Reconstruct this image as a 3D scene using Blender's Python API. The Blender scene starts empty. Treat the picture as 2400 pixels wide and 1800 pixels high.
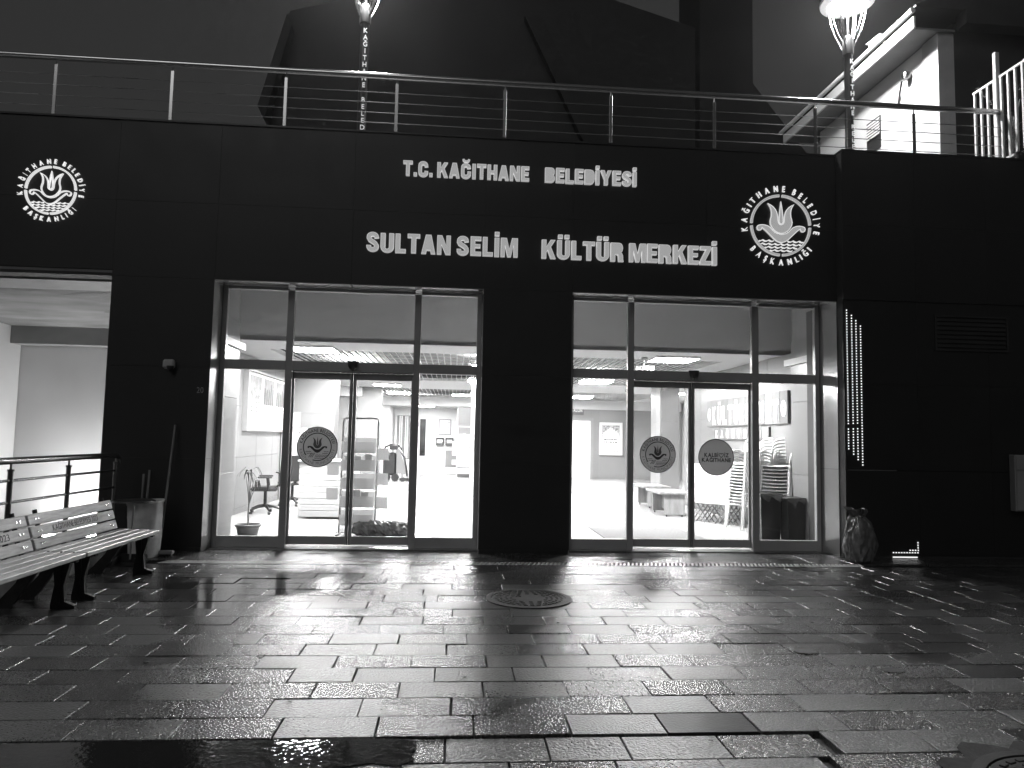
import bpy, math, random
from mathutils import Matrix, Vector
R = math.radians
random.seed(7)
S = bpy.context.scene
COL = S.collection

# ------------------------------------------------------------------ camera, sky, sun, exposure
def set_camera():
    yaw, pitch, roll = R(4.5), R(4.35), R(1.12)
    F = Vector((math.sin(yaw)*math.cos(pitch), math.cos(yaw)*math.cos(pitch), math.sin(pitch)))
    R0 = Vector((math.cos(yaw), -math.sin(yaw), 0)); U0 = R0.cross(F)
    Rt = R0*math.cos(roll) + U0*math.sin(roll); Up = -R0*math.sin(roll) + U0*math.cos(roll)
    cd = bpy.data.cameras.new('camera'); co = bpy.data.objects.new('camera', cd); COL.objects.link(co)
    m = Matrix((Rt, Up, -F)).transposed().to_4x4(); m.translation = (0, -9.66, 1.53)
    co.matrix_world = m
    cd.sensor_width = 36; cd.lens = 25.2; cd.clip_start = .05; cd.clip_end = 1000
    S.camera = co
set_camera()
SUN_EL, SUN_AZ = R(38), R(200)
w = bpy.data.worlds.new('World'); S.world = w; w.use_nodes = True
nt = w.node_tree; nt.nodes.clear()
sky = nt.nodes.new('ShaderNodeTexSky'); sky.sky_type = 'NISHITA'; sky.sun_disc = False
sky.sun_elevation = R(-4); sky.sun_rotation = SUN_AZ; sky.air_density = 3; sky.dust_density = 6
bw = nt.nodes.new('ShaderNodeRGBToBW'); mixc = nt.nodes.new('ShaderNodeMath'); mixc.operation = 'MULTIPLY_ADD'
mixc.inputs[1].default_value = .02; mixc.inputs[2].default_value = .29
bg = nt.nodes.new('ShaderNodeBackground'); bg.inputs['Strength'].default_value = .10
ow = nt.nodes.new('ShaderNodeOutputWorld')
nt.links.new(sky.outputs[0], bw.inputs[0]); nt.links.new(bw.outputs[0], mixc.inputs[0])
nt.links.new(mixc.outputs[0], bg.inputs[0]); nt.links.new(bg.outputs[0], ow.inputs[0])
sl = bpy.data.lights.new('fill_sun', 'SUN'); sl.energy = .30; sl.angle = R(30); sl.color = (1, 1, 1)  # weak broad fill added in place of street light from behind the camera
so = bpy.data.objects.new('fill_sun', sl); COL.objects.link(so)
sd = Vector((math.sin(SUN_AZ)*math.cos(SUN_EL), math.cos(SUN_AZ)*math.cos(SUN_EL), math.sin(SUN_EL)))
so.rotation_euler = sd.to_track_quat('Z', 'Y').to_euler(); so.location = (-4, -14, 12)
S.view_settings.view_transform = 'Standard'; S.view_settings.look = 'None'
S.view_settings.exposure = 0; S.view_settings.gamma = 1
S.render.engine = 'CYCLES'
S.cycles.use_adaptive_sampling = True; S.cycles.adaptive_threshold = .02; S.cycles.adaptive_min_samples = 20; S.cycles.use_denoising = True
S.cycles.max_bounces = 7; S.cycles.diffuse_bounces = 3; S.cycles.glossy_bounces = 3; S.cycles.transparent_max_bounces = 16; S.cycles.sample_clamp_indirect = 6

# ------------------------------------------------------------------ materials (grey, procedural)
def mat(name, c, rough=.5, metal=0, var=.12, vscale=3, bump=0, bscale=40, rvar=0, rscale=2, spec=.5, objrand=0, stretch=None, coat=0):
    m = bpy.data.materials.new(name); m.use_nodes = True; n = m.node_tree.nodes; L = m.node_tree.links
    b = n['Principled BSDF']; b.inputs['Metallic'].default_value = metal
    b.inputs['Specular IOR Level'].default_value = spec
    if coat: b.inputs['Coat Weight'].default_value = coat; b.inputs['Coat Roughness'].default_value = .08
    g = n.new('ShaderNodeNewGeometry'); src = g.outputs['Position']
    if stretch:
        mp = n.new('ShaderNodeMapping'); mp.inputs['Scale'].default_value = stretch
        L.new(src, mp.inputs['Vector']); src = mp.outputs[0]
    nz = n.new('ShaderNodeTexNoise'); nz.inputs['Scale'].default_value = vscale; nz.inputs['Detail'].default_value = 6
    L.new(src, nz.inputs['Vector'])
    mr = n.new('ShaderNodeMapRange'); mr.inputs['From Min'].default_value = .3; mr.inputs['From Max'].default_value = .7
    mr.inputs['To Min'].default_value = c*(1-var); mr.inputs['To Max'].default_value = c*(1+var)
    L.new(nz.outputs['Fac'], mr.inputs['Value']); out = mr.outputs[0]
    if objrand:
        oi = n.new('ShaderNodeObjectInfo'); m2 = n.new('ShaderNodeMapRange')
        m2.inputs['To Min'].default_value = 1-objrand; m2.inputs['To Max'].default_value = 1+objrand
        L.new(oi.outputs['Random'], m2.inputs['Value'])
        mu = n.new('ShaderNodeMath'); mu.operation = 'MULTIPLY'
        L.new(out, mu.inputs[0]); L.new(m2.outputs[0], mu.inputs[1]); out = mu.outputs[0]
    cc = n.new('ShaderNodeCombineColor')
    for k in range(3): L.new(out, cc.inputs[k])
    L.new(cc.outputs[0], b.inputs['Base Color'])
    b.inputs['Roughness'].default_value = rough
    if rvar:
        rn = n.new('ShaderNodeTexNoise'); rn.inputs['Scale'].default_value = rscale; rn.inputs['Detail'].default_value = 4
        L.new(src, rn.inputs['Vector'])
        rr = n.new('ShaderNodeMapRange'); rr.inputs['From Min'].default_value = .32; rr.inputs['From Max'].default_value = .68
        rr.inputs['To Min'].default_value = max(.02, rough-rvar); rr.inputs['To Max'].default_value = rough+rvar
        L.new(rn.outputs['Fac'], rr.inputs['Value']); L.new(rr.outputs[0], b.inputs['Roughness'])
    if bump:
        bn = n.new('ShaderNodeTexNoise'); bn.inputs['Scale'].default_value = bscale; bn.inputs['Detail'].default_value = 3
        L.new(src, bn.inputs['Vector'])
        bp = n.new('ShaderNodeBump'); bp.inputs['Strength'].default_value = bump; bp.inputs['Distance'].default_value = .004
        L.new(bn.outputs['Fac'], bp.inputs['Height']); L.new(bp.outputs[0], b.inputs['Normal'])
    return m
def emis(name, s, c=.8):
    m = bpy.data.materials.new(name); m.use_nodes = True; b = m.node_tree.nodes['Principled BSDF']
    b.inputs['Base Color'].default_value = (c, c, c, 1); b.inputs['Emission Color'].default_value = (1, 1, 1, 1)
    b.inputs['Emission Strength'].default_value = s; b.inputs['Roughness'].default_value = .5
    if s < 5: m.cycles.emission_sampling = 'NONE'
    return m
def film(name, d, t):
    """thin translucent film: passes part of the light from behind"""
    m = bpy.data.materials.new(name); m.use_nodes = True; n = m.node_tree.nodes; L = m.node_tree.links
    n.remove(n['Principled BSDF']); a = n.new('ShaderNodeBsdfDiffuse'); a.inputs[0].default_value = (d, d, d, 1)
    b = n.new('ShaderNodeBsdfTranslucent'); b.inputs[0].default_value = (t, t, t, 1); mx = n.new('ShaderNodeAddShader')
    L.new(a.outputs[0], mx.inputs[0]); L.new(b.outputs[0], mx.inputs[1]); L.new(mx.outputs[0], n['Material Output'].inputs['Surface'])
    return m
def glass(name, tint=.96, rough=0, ior=1.5):
    m = bpy.data.materials.new(name); m.use_nodes = True; n = m.node_tree.nodes; L = m.node_tree.links
    n.remove(n['Principled BSDF']); t = n.new('ShaderNodeBsdfTransparent'); t.inputs[0].default_value = (tint, tint, tint, 1)
    g = n.new('ShaderNodeBsdfGlossy'); g.inputs['Roughness'].default_value = rough
    f = n.new('ShaderNodeFresnel'); f.inputs[0].default_value = ior; mx = n.new('ShaderNodeMixShader')
    ge = n.new('ShaderNodeNewGeometry'); iv = n.new('ShaderNodeMath'); iv.operation = 'SUBTRACT'; iv.inputs[0].default_value = 1; L.new(ge.outputs['Backfacing'], iv.inputs[1])
    mu = n.new('ShaderNodeMath'); mu.operation = 'MULTIPLY'; L.new(f.outputs[0], mu.inputs[0]); L.new(iv.outputs[0], mu.inputs[1])   # outer face only: no false total reflection inside the thin pane
    L.new(mu.outputs[0], mx.inputs[0]); L.new(t.outputs[0], mx.inputs[1]); L.new(g.outputs[0], mx.inputs[2])
    L.new(mx.outputs[0], n['Material Output'].inputs['Surface'])
    return m
def paving_mat(name, c):
    """wet granite: glossy film in irregular patches, rough sparkling grain elsewhere"""
    m = mat(name, c, .34, var=.35, vscale=2.2, objrand=.28)
    n = m.node_tree.nodes; L = m.node_tree.links; b = n['Principled BSDF']
    g = n.new('ShaderNodeNewGeometry')
    wn = n.new('ShaderNodeTexNoise'); wn.inputs['Scale'].default_value = .62; wn.inputs['Detail'].default_value = 3; wn.inputs['Distortion'].default_value = .4
    L.new(g.outputs['Position'], wn.inputs['Vector'])
    # standing film left of the doors and in worn dips
    vd = n.new('ShaderNodeVectorMath'); vd.operation = 'DISTANCE'; vd.inputs[1].default_value = (-2.1, -2.0, 0)
    L.new(g.outputs['Position'], vd.inputs[0])
    fr = n.new('ShaderNodeMapRange'); fr.inputs['From Min'].default_value = .3; fr.inputs['From Max'].default_value = 1.9
    fr.inputs['To Min'].default_value = .34; fr.inputs['To Max'].default_value = 0
    L.new(vd.outputs['Value'], fr.inputs['Value'])
    ad = n.new('ShaderNodeMath'); ad.operation = 'ADD'; L.new(wn.outputs['Fac'], ad.inputs[0]); L.new(fr.outputs[0], ad.inputs[1])
    wet = n.new('ShaderNodeMapRange'); wet.inputs['From Min'].default_value = .57; wet.inputs['From Max'].default_value = .76
    L.new(ad.outputs[0], wet.inputs['Value'])
    rr = n.new('ShaderNodeMapRange'); rr.inputs['To Min'].default_value = .255; rr.inputs['To Max'].default_value = .09
    L.new(wet.outputs[0], rr.inputs['Value'])
    gn = n.new('ShaderNodeTexNoise'); gn.inputs['Scale'].default_value = 72; gn.inputs['Detail'].default_value = 1.2; gn.inputs['Roughness'].default_value = .5
    L.new(g.outputs['Position'], gn.inputs['Vector'])
    r2 = n.new('ShaderNodeMath'); r2.operation = 'MULTIPLY_ADD'; r2.inputs[1].default_value = .12; L.new(gn.outputs['Fac'], r2.inputs[0])
    r3 = n.new('ShaderNodeMath'); r3.operation = 'SUBTRACT'; r3.inputs[1].default_value = .06; L.new(rr.outputs[0], r3.inputs[0])
    L.new(r3.outputs[0], r2.inputs[2])
    oi2 = n.new('ShaderNodeObjectInfo'); om = n.new('ShaderNodeMath'); om.operation = 'MULTIPLY_ADD'; om.inputs[1].default_value = .09; om.inputs[2].default_value = -.02
    L.new(oi2.outputs['Random'], om.inputs[0]); rs = n.new('ShaderNodeMath'); rs.operation = 'ADD'; L.new(r2.outputs[0], rs.inputs[0]); L.new(om.outputs[0], rs.inputs[1])
    L.new(rs.outputs[0], b.inputs['Roughness'])
    bs = n.new('ShaderNodeMapRange'); bs.inputs['To Min'].default_value = 1.0; bs.inputs['To Max'].default_value = .04
    L.new(wet.outputs[0], bs.inputs['Value'])
    bp = n.new('ShaderNodeBump'); bp.inputs['Distance'].default_value = .0056
    L.new(bs.outputs[0], bp.inputs['Strength']); L.new(gn.outputs['Fac'], bp.inputs['Height']); L.new(bp.outputs[0], b.inputs['Normal'])
    b.inputs['Specular IOR Level'].default_value = .95
    col = b.inputs['Base Color'].links[0].from_socket; sp = n.new('ShaderNodeTexNoise'); sp.inputs['Scale'].default_value = 70; sp.inputs['Detail'].default_value = 2
    L.new(g.outputs['Position'], sp.inputs['Vector']); sm = n.new('ShaderNodeMapRange'); sm.inputs['From Min'].default_value = .35; sm.inputs['From Max'].default_value = .65
    sm.inputs['To Min'].default_value = .45; sm.inputs['To Max'].default_value = 1.7; L.new(sp.outputs['Fac'], sm.inputs['Value'])
    vm = n.new('ShaderNodeVectorMath'); vm.operation = 'SCALE'; L.new(col, vm.inputs[0]); L.new(sm.outputs[0], vm.inputs['Scale']); L.new(vm.outputs[0], b.inputs['Base Color'])
    return m
M = {}
M['paving'] = paving_mat('wet_granite_paving', .040)
M['mortar'] = mat('dark_joint_sand', .022, .7, bump=.3, bscale=60)
M['cladding'] = mat('black_aluminium_cladding', .012, .45, var=.08, vscale=1.2, rvar=.05, objrand=.03)
M['darkwall'] = mat('dark_render', .022, .7, var=.3, vscale=1.5, bump=.2, bscale=30)
M['frame'] = mat('grey_door_aluminium', .36, .38, metal=.25, var=.05, rvar=.05)
M['jamb'] = mat('satin_grey_cladding', .50, .16, metal=.55, var=.10, vscale=2, rvar=.05)
M['steel'] = mat('brushed_steel', .55, .22, metal=1, var=.08)
M['blackmetal'] = mat('black_painted_metal', .018, .32, var=.2, bump=.05)
M['blackplastic'] = mat('black_plastic', .02, .35, var=.2)
M['iron'] = mat('cast_iron', .018, .62, var=.4, vscale=12, bump=.4, bscale=60, metal=.3)
M['wood'] = mat('weathered_pine', .40, .42, var=.28, vscale=5, stretch=(9, 1.1, 9), bump=.25, bscale=14, objrand=.15)
M['lobbywood'] = mat('grey_laminate', .30, .4, var=.25, vscale=4, stretch=(3, 3, .6))
M['white'] = mat('white_paint', .78, .5, var=.03)
M['whiteplastic'] = mat('white_plastic', .80, .35, var=.03)
M['softplastic'] = film('translucent_white_plastic', .70, .24)
M['concrete'] = mat('stained_concrete', .17, .75, var=.35, vscale=1.1, bump=.4, bscale=18, stretch=(1, 2.2, 1))
M['plaster'] = mat('painted_plaster', .52, .6, var=.08, vscale=.8)
M['stone'] = mat('polished_stone_panel', .20, .28, var=.07, vscale=1.4, stretch=(1, 1, .5), objrand=.05)
M['tile'] = mat('glossy_floor_tile', .58, .09, var=.03, vscale=1.2, objrand=.02)
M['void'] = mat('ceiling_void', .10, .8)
M['grille'] = mat('white_ceiling_blade', .75, .45)
M['gloss_wet'] = mat('soaked_stone', .012, .42, var=.4, vscale=9, bump=.5, bscale=60, spec=.18)
M['glass'] = glass('door_glass')
M['light'] = emis('ceiling_light_diffuser', 225)
M['streetlight'] = emis('street_lamp_lens', 1000)
M['lensglow'] = emis('street_lamp_rim', .55)
M['led'] = emis('white_led', 1.3)
M['letterface'] = emis('backlit_letter_face', .30, .45)
M['letteredge'] = emis('backlit_letter_edge', .36, .7)
M['emblem'] = emis('backlit_white_emblem', .66, .7)
M['stickergrey'] = film('grey_sticker_film', .24, .23)
M['stickerdark'] = mat('dark_sticker_print', .012, .5)
M['stickermid'] = mat('mid_sticker_print', .05, .5)
M['print1'] = mat('poster_print', .30, .5, var=.75, vscale=16)
M['print2'] = mat('board_grey', .17, .5, var=.10, vscale=6, objrand=.3)
M['ink'] = mat('print_ink', .08, .6)
M['paper'] = mat('paper_white', .82, .5, var=.02)
M['midgrey'] = mat('mid_grey', .22, .5, var=.1)
M['rubber'] = mat('entrance_mat', .16, .9, var=.25, vscale=30, bump=.5, bscale=120)
M['bin'] = mat('grey_bin_plastic', .72, .40, var=.25, vscale=6)
M['leaf'] = mat('leaf', .07, .5, var=.3, vscale=8)
M['dim'] = mat('dim_wall_box', .24, .6)
M['terr'] = mat('terracotta_pot', .16, .6, var=.2)

# ------------------------------------------------------------------ mesh building
WM = {}
class MB:
    def __init__(s): s.v = []; s.f = []; s.M = None
    def add(s, vs, fs):
        o = len(s.v)
        s.v += [tuple(s.M @ Vector(p)) if s.M else tuple(p) for p in vs]
        s.f += [tuple(i+o for i in q) for q in fs]; return s
    def box(s, x0, x1, y0, y1, z0, z1):
        return s.add([(x0,y0,z0),(x1,y0,z0),(x1,y1,z0),(x0,y1,z0),(x0,y0,z1),(x1,y0,z1),(x1,y1,z1),(x0,y1,z1)],
                     [(3,2,1,0),(4,5,6,7),(0,1,5,4),(1,2,6,5),(2,3,7,6),(3,0,4,7)])
    def cbox(s, x0, x1, y0, y1, z0, z1, c=.006):
        """box with chamfered edges"""
        V = []; idx = {}
        X, Y, Z = (x0, x1), (y0, y1), (z0, z1)
        for i in (0,1):
            for j in (0,1):
                for k in (0,1):
                    p = (X[i], Y[j], Z[k]); d = (c if i == 0 else -c, c if j == 0 else -c, c if k == 0 else -c)
                    for a in range(3):
                        q = [p[b] + (0 if b == a else d[b]) for b in range(3)]
                        idx[(i,j,k,a)] = len(V); V.append(q)
        Fs = []
        for a in range(3):
            o1, o2 = [b for b in range(3) if b != a]
            for e in (0,1):
                ring = []
                for (p, q) in ((0,0),(1,0),(1,1),(0,1)):
                    t = [0,0,0]; t[a] = e; t[o1] = p; t[o2] = q; ring.append(idx[(*t, a)])
                if (e == 1) == (a == 1): ring.reverse()
                Fs.append(tuple(ring))
        for a in range(3):            # edges along axis a
            o1, o2 = [b for b in range(3) if b != a]
            for p in (0,1):
                for q in (0,1):
                    t0 = [0,0,0]; t1 = [0,0,0]; t1[a] = 1
                    for t in (t0, t1): t[o1] = p; t[o2] = q
                    Fs.append((idx[(*t0,o1)], idx[(*t1,o1)], idx[(*t1,o2)], idx[(*t0,o2)]))
        for i in (0,1):
            for j in (0,1):
                for k in (0,1): Fs.append(tuple(idx[(i,j,k,a)] for a in range(3)))
        return s.add(V, Fs)
    def bar(s, p0, p1, wx, wz):
        """rectangular bar from p0 to p1"""
        p0, p1 = Vector(p0), Vector(p1); d = (p1-p0).normalized()
        up = Vector((0,0,1)) if abs(d.z) < .95 else Vector((0,1,0))
        a = d.cross(up).normalized()*wx/2; b = a.cross(d).normalized()*wz/2
        vs = [p+sa*a+sb*b for p in (p0, p1) for sa, sb in ((-1,-1),(1,-1),(1,1),(-1,1))]
        return s.add(vs, [(3,2,1,0),(4,5,6,7),(0,1,5,4),(1,2,6,5),(2,3,7,6),(3,0,4,7)])
    def tube(s, pts, r, n=10, caps=True):
        pts = [Vector(p) for p in pts]; rs = r if isinstance(r, (list, tuple)) else [r]*len(pts)
        vs = []; ref = None
        for i, p in enumerate(pts):
            d = (pts[min(i+1, len(pts)-1)] - pts[max(i-1, 0)]).normalized()
            if ref is None: ref = Vector((0,0,1)) if abs(d.z) < .9 else Vector((1,0,0))
            a = d.cross(ref).normalized(); b = d.cross(a).normalized(); ref = -b if abs(b.dot(ref)) > .1 else ref
            ref = a.cross(d)
            for k in range(n):
                t = 2*math.pi*k/n; vs.append(p + (a*math.cos(t) + ref.normalized()*math.sin(t))*rs[i])
        fs = []
        for i in range(len(pts)-1):
            for k in range(n): fs.append((i*n+k, i*n+(k+1)%n, (i+1)*n+(k+1)%n, (i+1)*n+k))
        if caps: fs.append(tuple(range(n-1, -1, -1))); fs.append(tuple((len(pts)-1)*n+k for k in range(n)))
        return s.add(vs, fs)
    def lathe(s, prof, c=(0,0,0), n=20, caps=True):
        vs = [(c[0]+r*math.cos(2*math.pi*k/n), c[1]+r*math.sin(2*math.pi*k/n), c[2]+z) for r, z in prof for k in range(n)]
        fs = [(i*n+k, i*n+(k+1)%n, (i+1)*n+(k+1)%n, (i+1)*n+k) for i in range(len(prof)-1) for k in range(n)]
        if caps: fs.append(tuple(range(n-1,-1,-1))); fs.append(tuple((len(prof)-1)*n+k for k in range(n)))
        return s.add(vs, fs)
    def prism(s, poly, fr, d0, d1):
        """polygon in frame fr=(O,U,V,N), from depth d0 to d1 along N"""
        O, U, V, N = fr; n = len(poly)
        A = [O+U*x+V*y+N*d0 for x, y in poly]; B = [O+U*x+V*y+N*d1 for x, y in poly]
        return s.add(A+B, [tuple(range(n-1,-1,-1)), tuple(range(n, 2*n))] + [(i, (i+1)%n, n+(i+1)%n, n+i) for i in range(n)])
    def strip(s, pts, w, fr, d0, d1, closed=False):
        """flat ribbon of width w along a 2D polyline"""
        n = len(pts); L = []; Rr = []
        for i, (x, y) in enumerate(pts):
            a = pts[i-1] if (i or closed) else pts[i]; b = pts[(i+1) % n] if (i < n-1 or closed) else pts[i]
            dx, dy = b[0]-a[0], b[1]-a[1]; l = math.hypot(dx, dy) or 1
            nx, ny = -dy/l*w/2, dx/l*w/2; L.append((x+nx, y+ny)); Rr.append((x-nx, y-ny))
        O, U, V, N = fr; P = lambda q, d: O+U*q[0]+V*q[1]+N*d
        vs = [P(q, d) for d in (d0, d1) for q in L+Rr]; m = 2*n
        fs = []
        for i in range(n if closed else n-1):
            j = (i+1) % n
            fs += [(i, j, n+j, n+i), (m+i, m+n+i, m+n+j, m+j), (i, m+i, m+j, j), (n+i, n+j, m+n+j, m+n+i)]
        if not closed: fs += [(0, n, m+n, m), (n-1, m+n-1, m+2*n-1, 2*n-1)]
        return s.add(vs, fs)
    def ring(s, r0, r1, a0, a1, fr, d0, d1, n=24):
        r = (r0+r1)/2
        return s.strip([(r*math.cos(a0+(a1-a0)*k/n), r*math.sin(a0+(a1-a0)*k/n)) for k in range(n+1)], r1-r0, fr, d0, d1)
    def mesh(s, name, smooth=False):
        me = bpy.data.meshes.new(name); me.from_pydata([tuple(p) for p in s.v], [], s.f); me.update()
        if smooth:
            for p in me.polygons: p.use_smooth = True
            try: me.set_sharp_from_angle(angle=R(38))
            except Exception: pass
        return me
    def build(s, name, m, parent=None, smooth=False, fix=True):
        if parent is None:
            xs = [p[0] for p in s.v]; ys = [p[1] for p in s.v]; zs = [p[2] for p in s.v]
            o0 = Vector(((min(xs)+max(xs))/2, (min(ys)+max(ys))/2, min(zs)))
            s.v = [tuple(Vector(p)-o0) for p in s.v]
        me = s.mesh(name, smooth); o = bpy.data.objects.new(name, me); COL.objects.link(o)
        if fix:
            import bmesh
            bm = bmesh.new(); bm.from_mesh(me); bmesh.ops.recalc_face_normals(bm, faces=bm.faces); bm.to_mesh(me); bm.free()
        me.materials.append(M[m] if isinstance(m, str) else m)
        if parent is None: o.location = o0; WM[o] = Matrix.Translation(o0)
        else: attach(o, parent); WM[o] = Matrix()
        return o
def attach(o, parent):
    o.parent = parent; o.matrix_parent_inverse = WM[parent].inverted()
def inst(name, me, parent, mw):
    """a piece that shares mesh data, placed by a world matrix"""
    o = bpy.data.objects.new(name, me); COL.objects.link(o); o.parent = parent
    o.matrix_basis = WM[parent].inverted() @ mw; WM[o] = mw
    return o
def tag(o, label=None, cat=None, group=None, kind=None):
    if label: o['label'] = label
    if cat: o['category'] = cat
    if group: o['group'] = group
    if kind: o['kind'] = kind
    return o
def thing(name, label, cat, loc, group=None):
    o = bpy.data.objects.new(name, None); COL.objects.link(o); o.location = loc; o.empty_display_size = .1
    WM[o] = Matrix.Translation(Vector(loc)); return tag(o, label, cat, group)
def copy_thing(root, mw, label):
    c = root.copy(); COL.objects.link(c); c.matrix_basis = mw; WM[c] = mw; c['label'] = label
    for ch in root.children:
        d = ch.copy(); COL.objects.link(d); d.parent = c
        for g in ch.children: e = g.copy(); COL.objects.link(e); e.parent = d
    return c
def part(name, m, parent, fn, smooth=False):
    b = MB(); fn(b); return b.build(name, m, parent, smooth)
def B(name, m, parent, *a, c=0):
    b = MB(); (b.cbox(*a, c=c) if c else b.box(*a)); return b.build(name, m, parent)
X_, Y_, Z_ = Vector((1,0,0)), Vector((0,1,0)), Vector((0,0,1))
def fr_front(x, y, z): return (Vector((x,y,z)), X_, Z_, -Y_)      # faces the street
def fr_left(x, y, z): return (Vector((x,y,z)), -Y_, Z_, -X_)      # on a wall facing -X

# ------------------------------------------------------------------ lettering from the built-in font
_G = {}
_fc = bpy.data.curves.new('glyphs', 'FONT'); _fo = bpy.data.objects.new('glyphs', _fc); COL.objects.link(_fo)
BASE = {'Ğ':'G','İ':'I','Ş':'S','Ü':'U','Ç':'C','Â':'A'}
def glyph(ch, bold=.03, fill=False):
    key = (ch, bold, fill)
    if key in _G: return _G[key]
    _fc.body = BASE.get(ch, ch); _fc.offset = bold; _fc.resolution_u = 4
    dg = bpy.context.evaluated_depsgraph_get(); dg.update()
    me = _fo.evaluated_get(dg).to_mesh()
    k = 1/.682; idx = {}; vs = []; remap = []
    for v in me.vertices:
        q = (round(v.co.x*k, 4), round(v.co.y*k, 4))
        if q not in idx: idx[q] = len(vs); vs.append(q)
        remap.append(idx[q])
    fs = [tuple(dict.fromkeys(remap[i] for i in p.vertices)) for p in me.polygons]; fs = [f for f in fs if len(f) > 2]
    _fo.evaluated_get(dg).to_mesh_clear()
    cnt = {}
    for f in fs:
        for a, b in zip(f, f[1:]+f[:1]): cnt[(a, b)] = 1
    bd = {a: b for (a, b) in cnt if (b, a) not in cnt}
    if fill and ch in 'ABDRĞÂ' and bd:
        loops = []; left = dict(bd)
        while left:
            s0 = next(iter(left)); lp = [s0]; nx = left.pop(s0)
            while nx != s0 and nx in left: lp.append(nx); nx = left.pop(nx)
            loops.append(lp)
        lp = max(loops, key=lambda l: max(vs[i][0] for i in l)-min(vs[i][0] for i in l))
        vs = [vs[i] for i in lp]; fs = [tuple(range(len(vs)))]; bd = {i: (i+1) % len(vs) for i in range(len(vs))}
    x0 = min(v[0] for v in vs); x1 = max(v[0] for v in vs)
    vs = [(x-x0, y) for x, y in vs]; wd = x1-x0; extra = []
    t = .17 + bold; c = wd/2
    if ch == 'İ': extra = [[(c-t/2, 1.14), (c+t/2, 1.14), (c+t/2, 1.14+t), (c-t/2, 1.14+t)]]
    if ch == 'Ü': extra = [[(c+s*.19-t*.45, 1.14), (c+s*.19+t*.45, 1.14), (c+s*.19+t*.45, 1.14+t*.9), (c+s*.19-t*.45, 1.14+t*.9)] for s in (-1, 1)]
    if ch == 'Ğ':
        A = [math.pi+math.pi*i/8 for i in range(9)]
        extra = [[(c+.26*math.cos(a), 1.34+.22*math.sin(a)) for a in A] + [(c+.13*math.cos(a), 1.34+.08*math.sin(a)) for a in reversed(A)]]
    if ch in 'ŞÇ': extra = [[(c-.05, -.06), (c+.09, -.06), (c+.12, -.20), (c+.02, -.30), (c-.14, -.29), (c-.13, -.22), (c-.02, -.20)]]
    if ch == 'Â': extra = [[(c-.2, 1.1), (c, 1.26), (c+.2, 1.1), (c+.2, 1.2), (c, 1.38), (c-.2, 1.2)]]
    for e in extra:
        o = len(vs); vs += e; fs.append(tuple(range(o, o+len(e))))
        for i in range(len(e)): bd[o+i] = o+(i+1) % len(e)
    _G[key] = (vs, fs, bd, wd); return _G[key]
def put_glyph(mb, ch, fr, x, sx, h, d0, d1, bold, fill=False):
    vs, fs, bd, wd = glyph(ch, bold, fill); O, U, V, N = fr; n = len(vs)
    P = [O+U*(x+a*sx)+V*(b*h)+N*d0 for a, b in vs] + [O+U*(x+a*sx)+V*(b*h)+N*d1 for a, b in vs]
    mb.add(P, [tuple(reversed(f)) for f in fs] + [tuple(i+n for i in f) for f in fs] + [(a, b, n+b, n+a) for a, b in bd.items()])
def layout(txt, h, width, bold, gap=.13, space=.42):
    """[(char, x, xscale)] stretched to the given width"""
    adv = []; x = 0
    for ch in txt:
        if ch == ' ': x += space; continue
        wd = glyph(ch, bold)[3]; adv.append((ch, x)); x += wd + gap
    tot = x-gap; k = width/tot
    return [(ch, a*k, k) for ch, a in adv]
def text(mb, txt, fr, h, width, d0, d1, bold=.03, fill=False, gap=.13, space=.42):
    for ch, x, k in layout(txt, h, width, bold, gap, space): put_glyph(mb, ch, fr, x, k, h, d0, d1, bold, fill)
def ring_text(mb, txt, fr, r, h, a0, a1, d0, d1, bold, top=True, squash=.8):
    """letters round a circle from angle a0 to a1 (degrees, clockwise from top when top=True)"""
    adv = []; x = 0
    for ch in txt:
        if ch == ' ': x += .55; continue
        wd = glyph(ch, bold)[3]; adv.append((ch, x+wd/2, wd)); x += wd+.22
    x -= .22; O, U, V, N = fr
    for ch, c, wd in adv:
        a = R(a0+(a1-a0)*c/x)
        rad = U*math.sin(a)+V*math.cos(a)
        tan = U*math.cos(a)-V*math.sin(a)
        if top: f = (O+rad*r, tan, rad, N)
        else: f = (O+rad*(r+h), -tan, -rad, N)
        put_glyph(mb, ch, f, -wd*h*squash/2, h*squash, h, d0, d1, bold)

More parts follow.
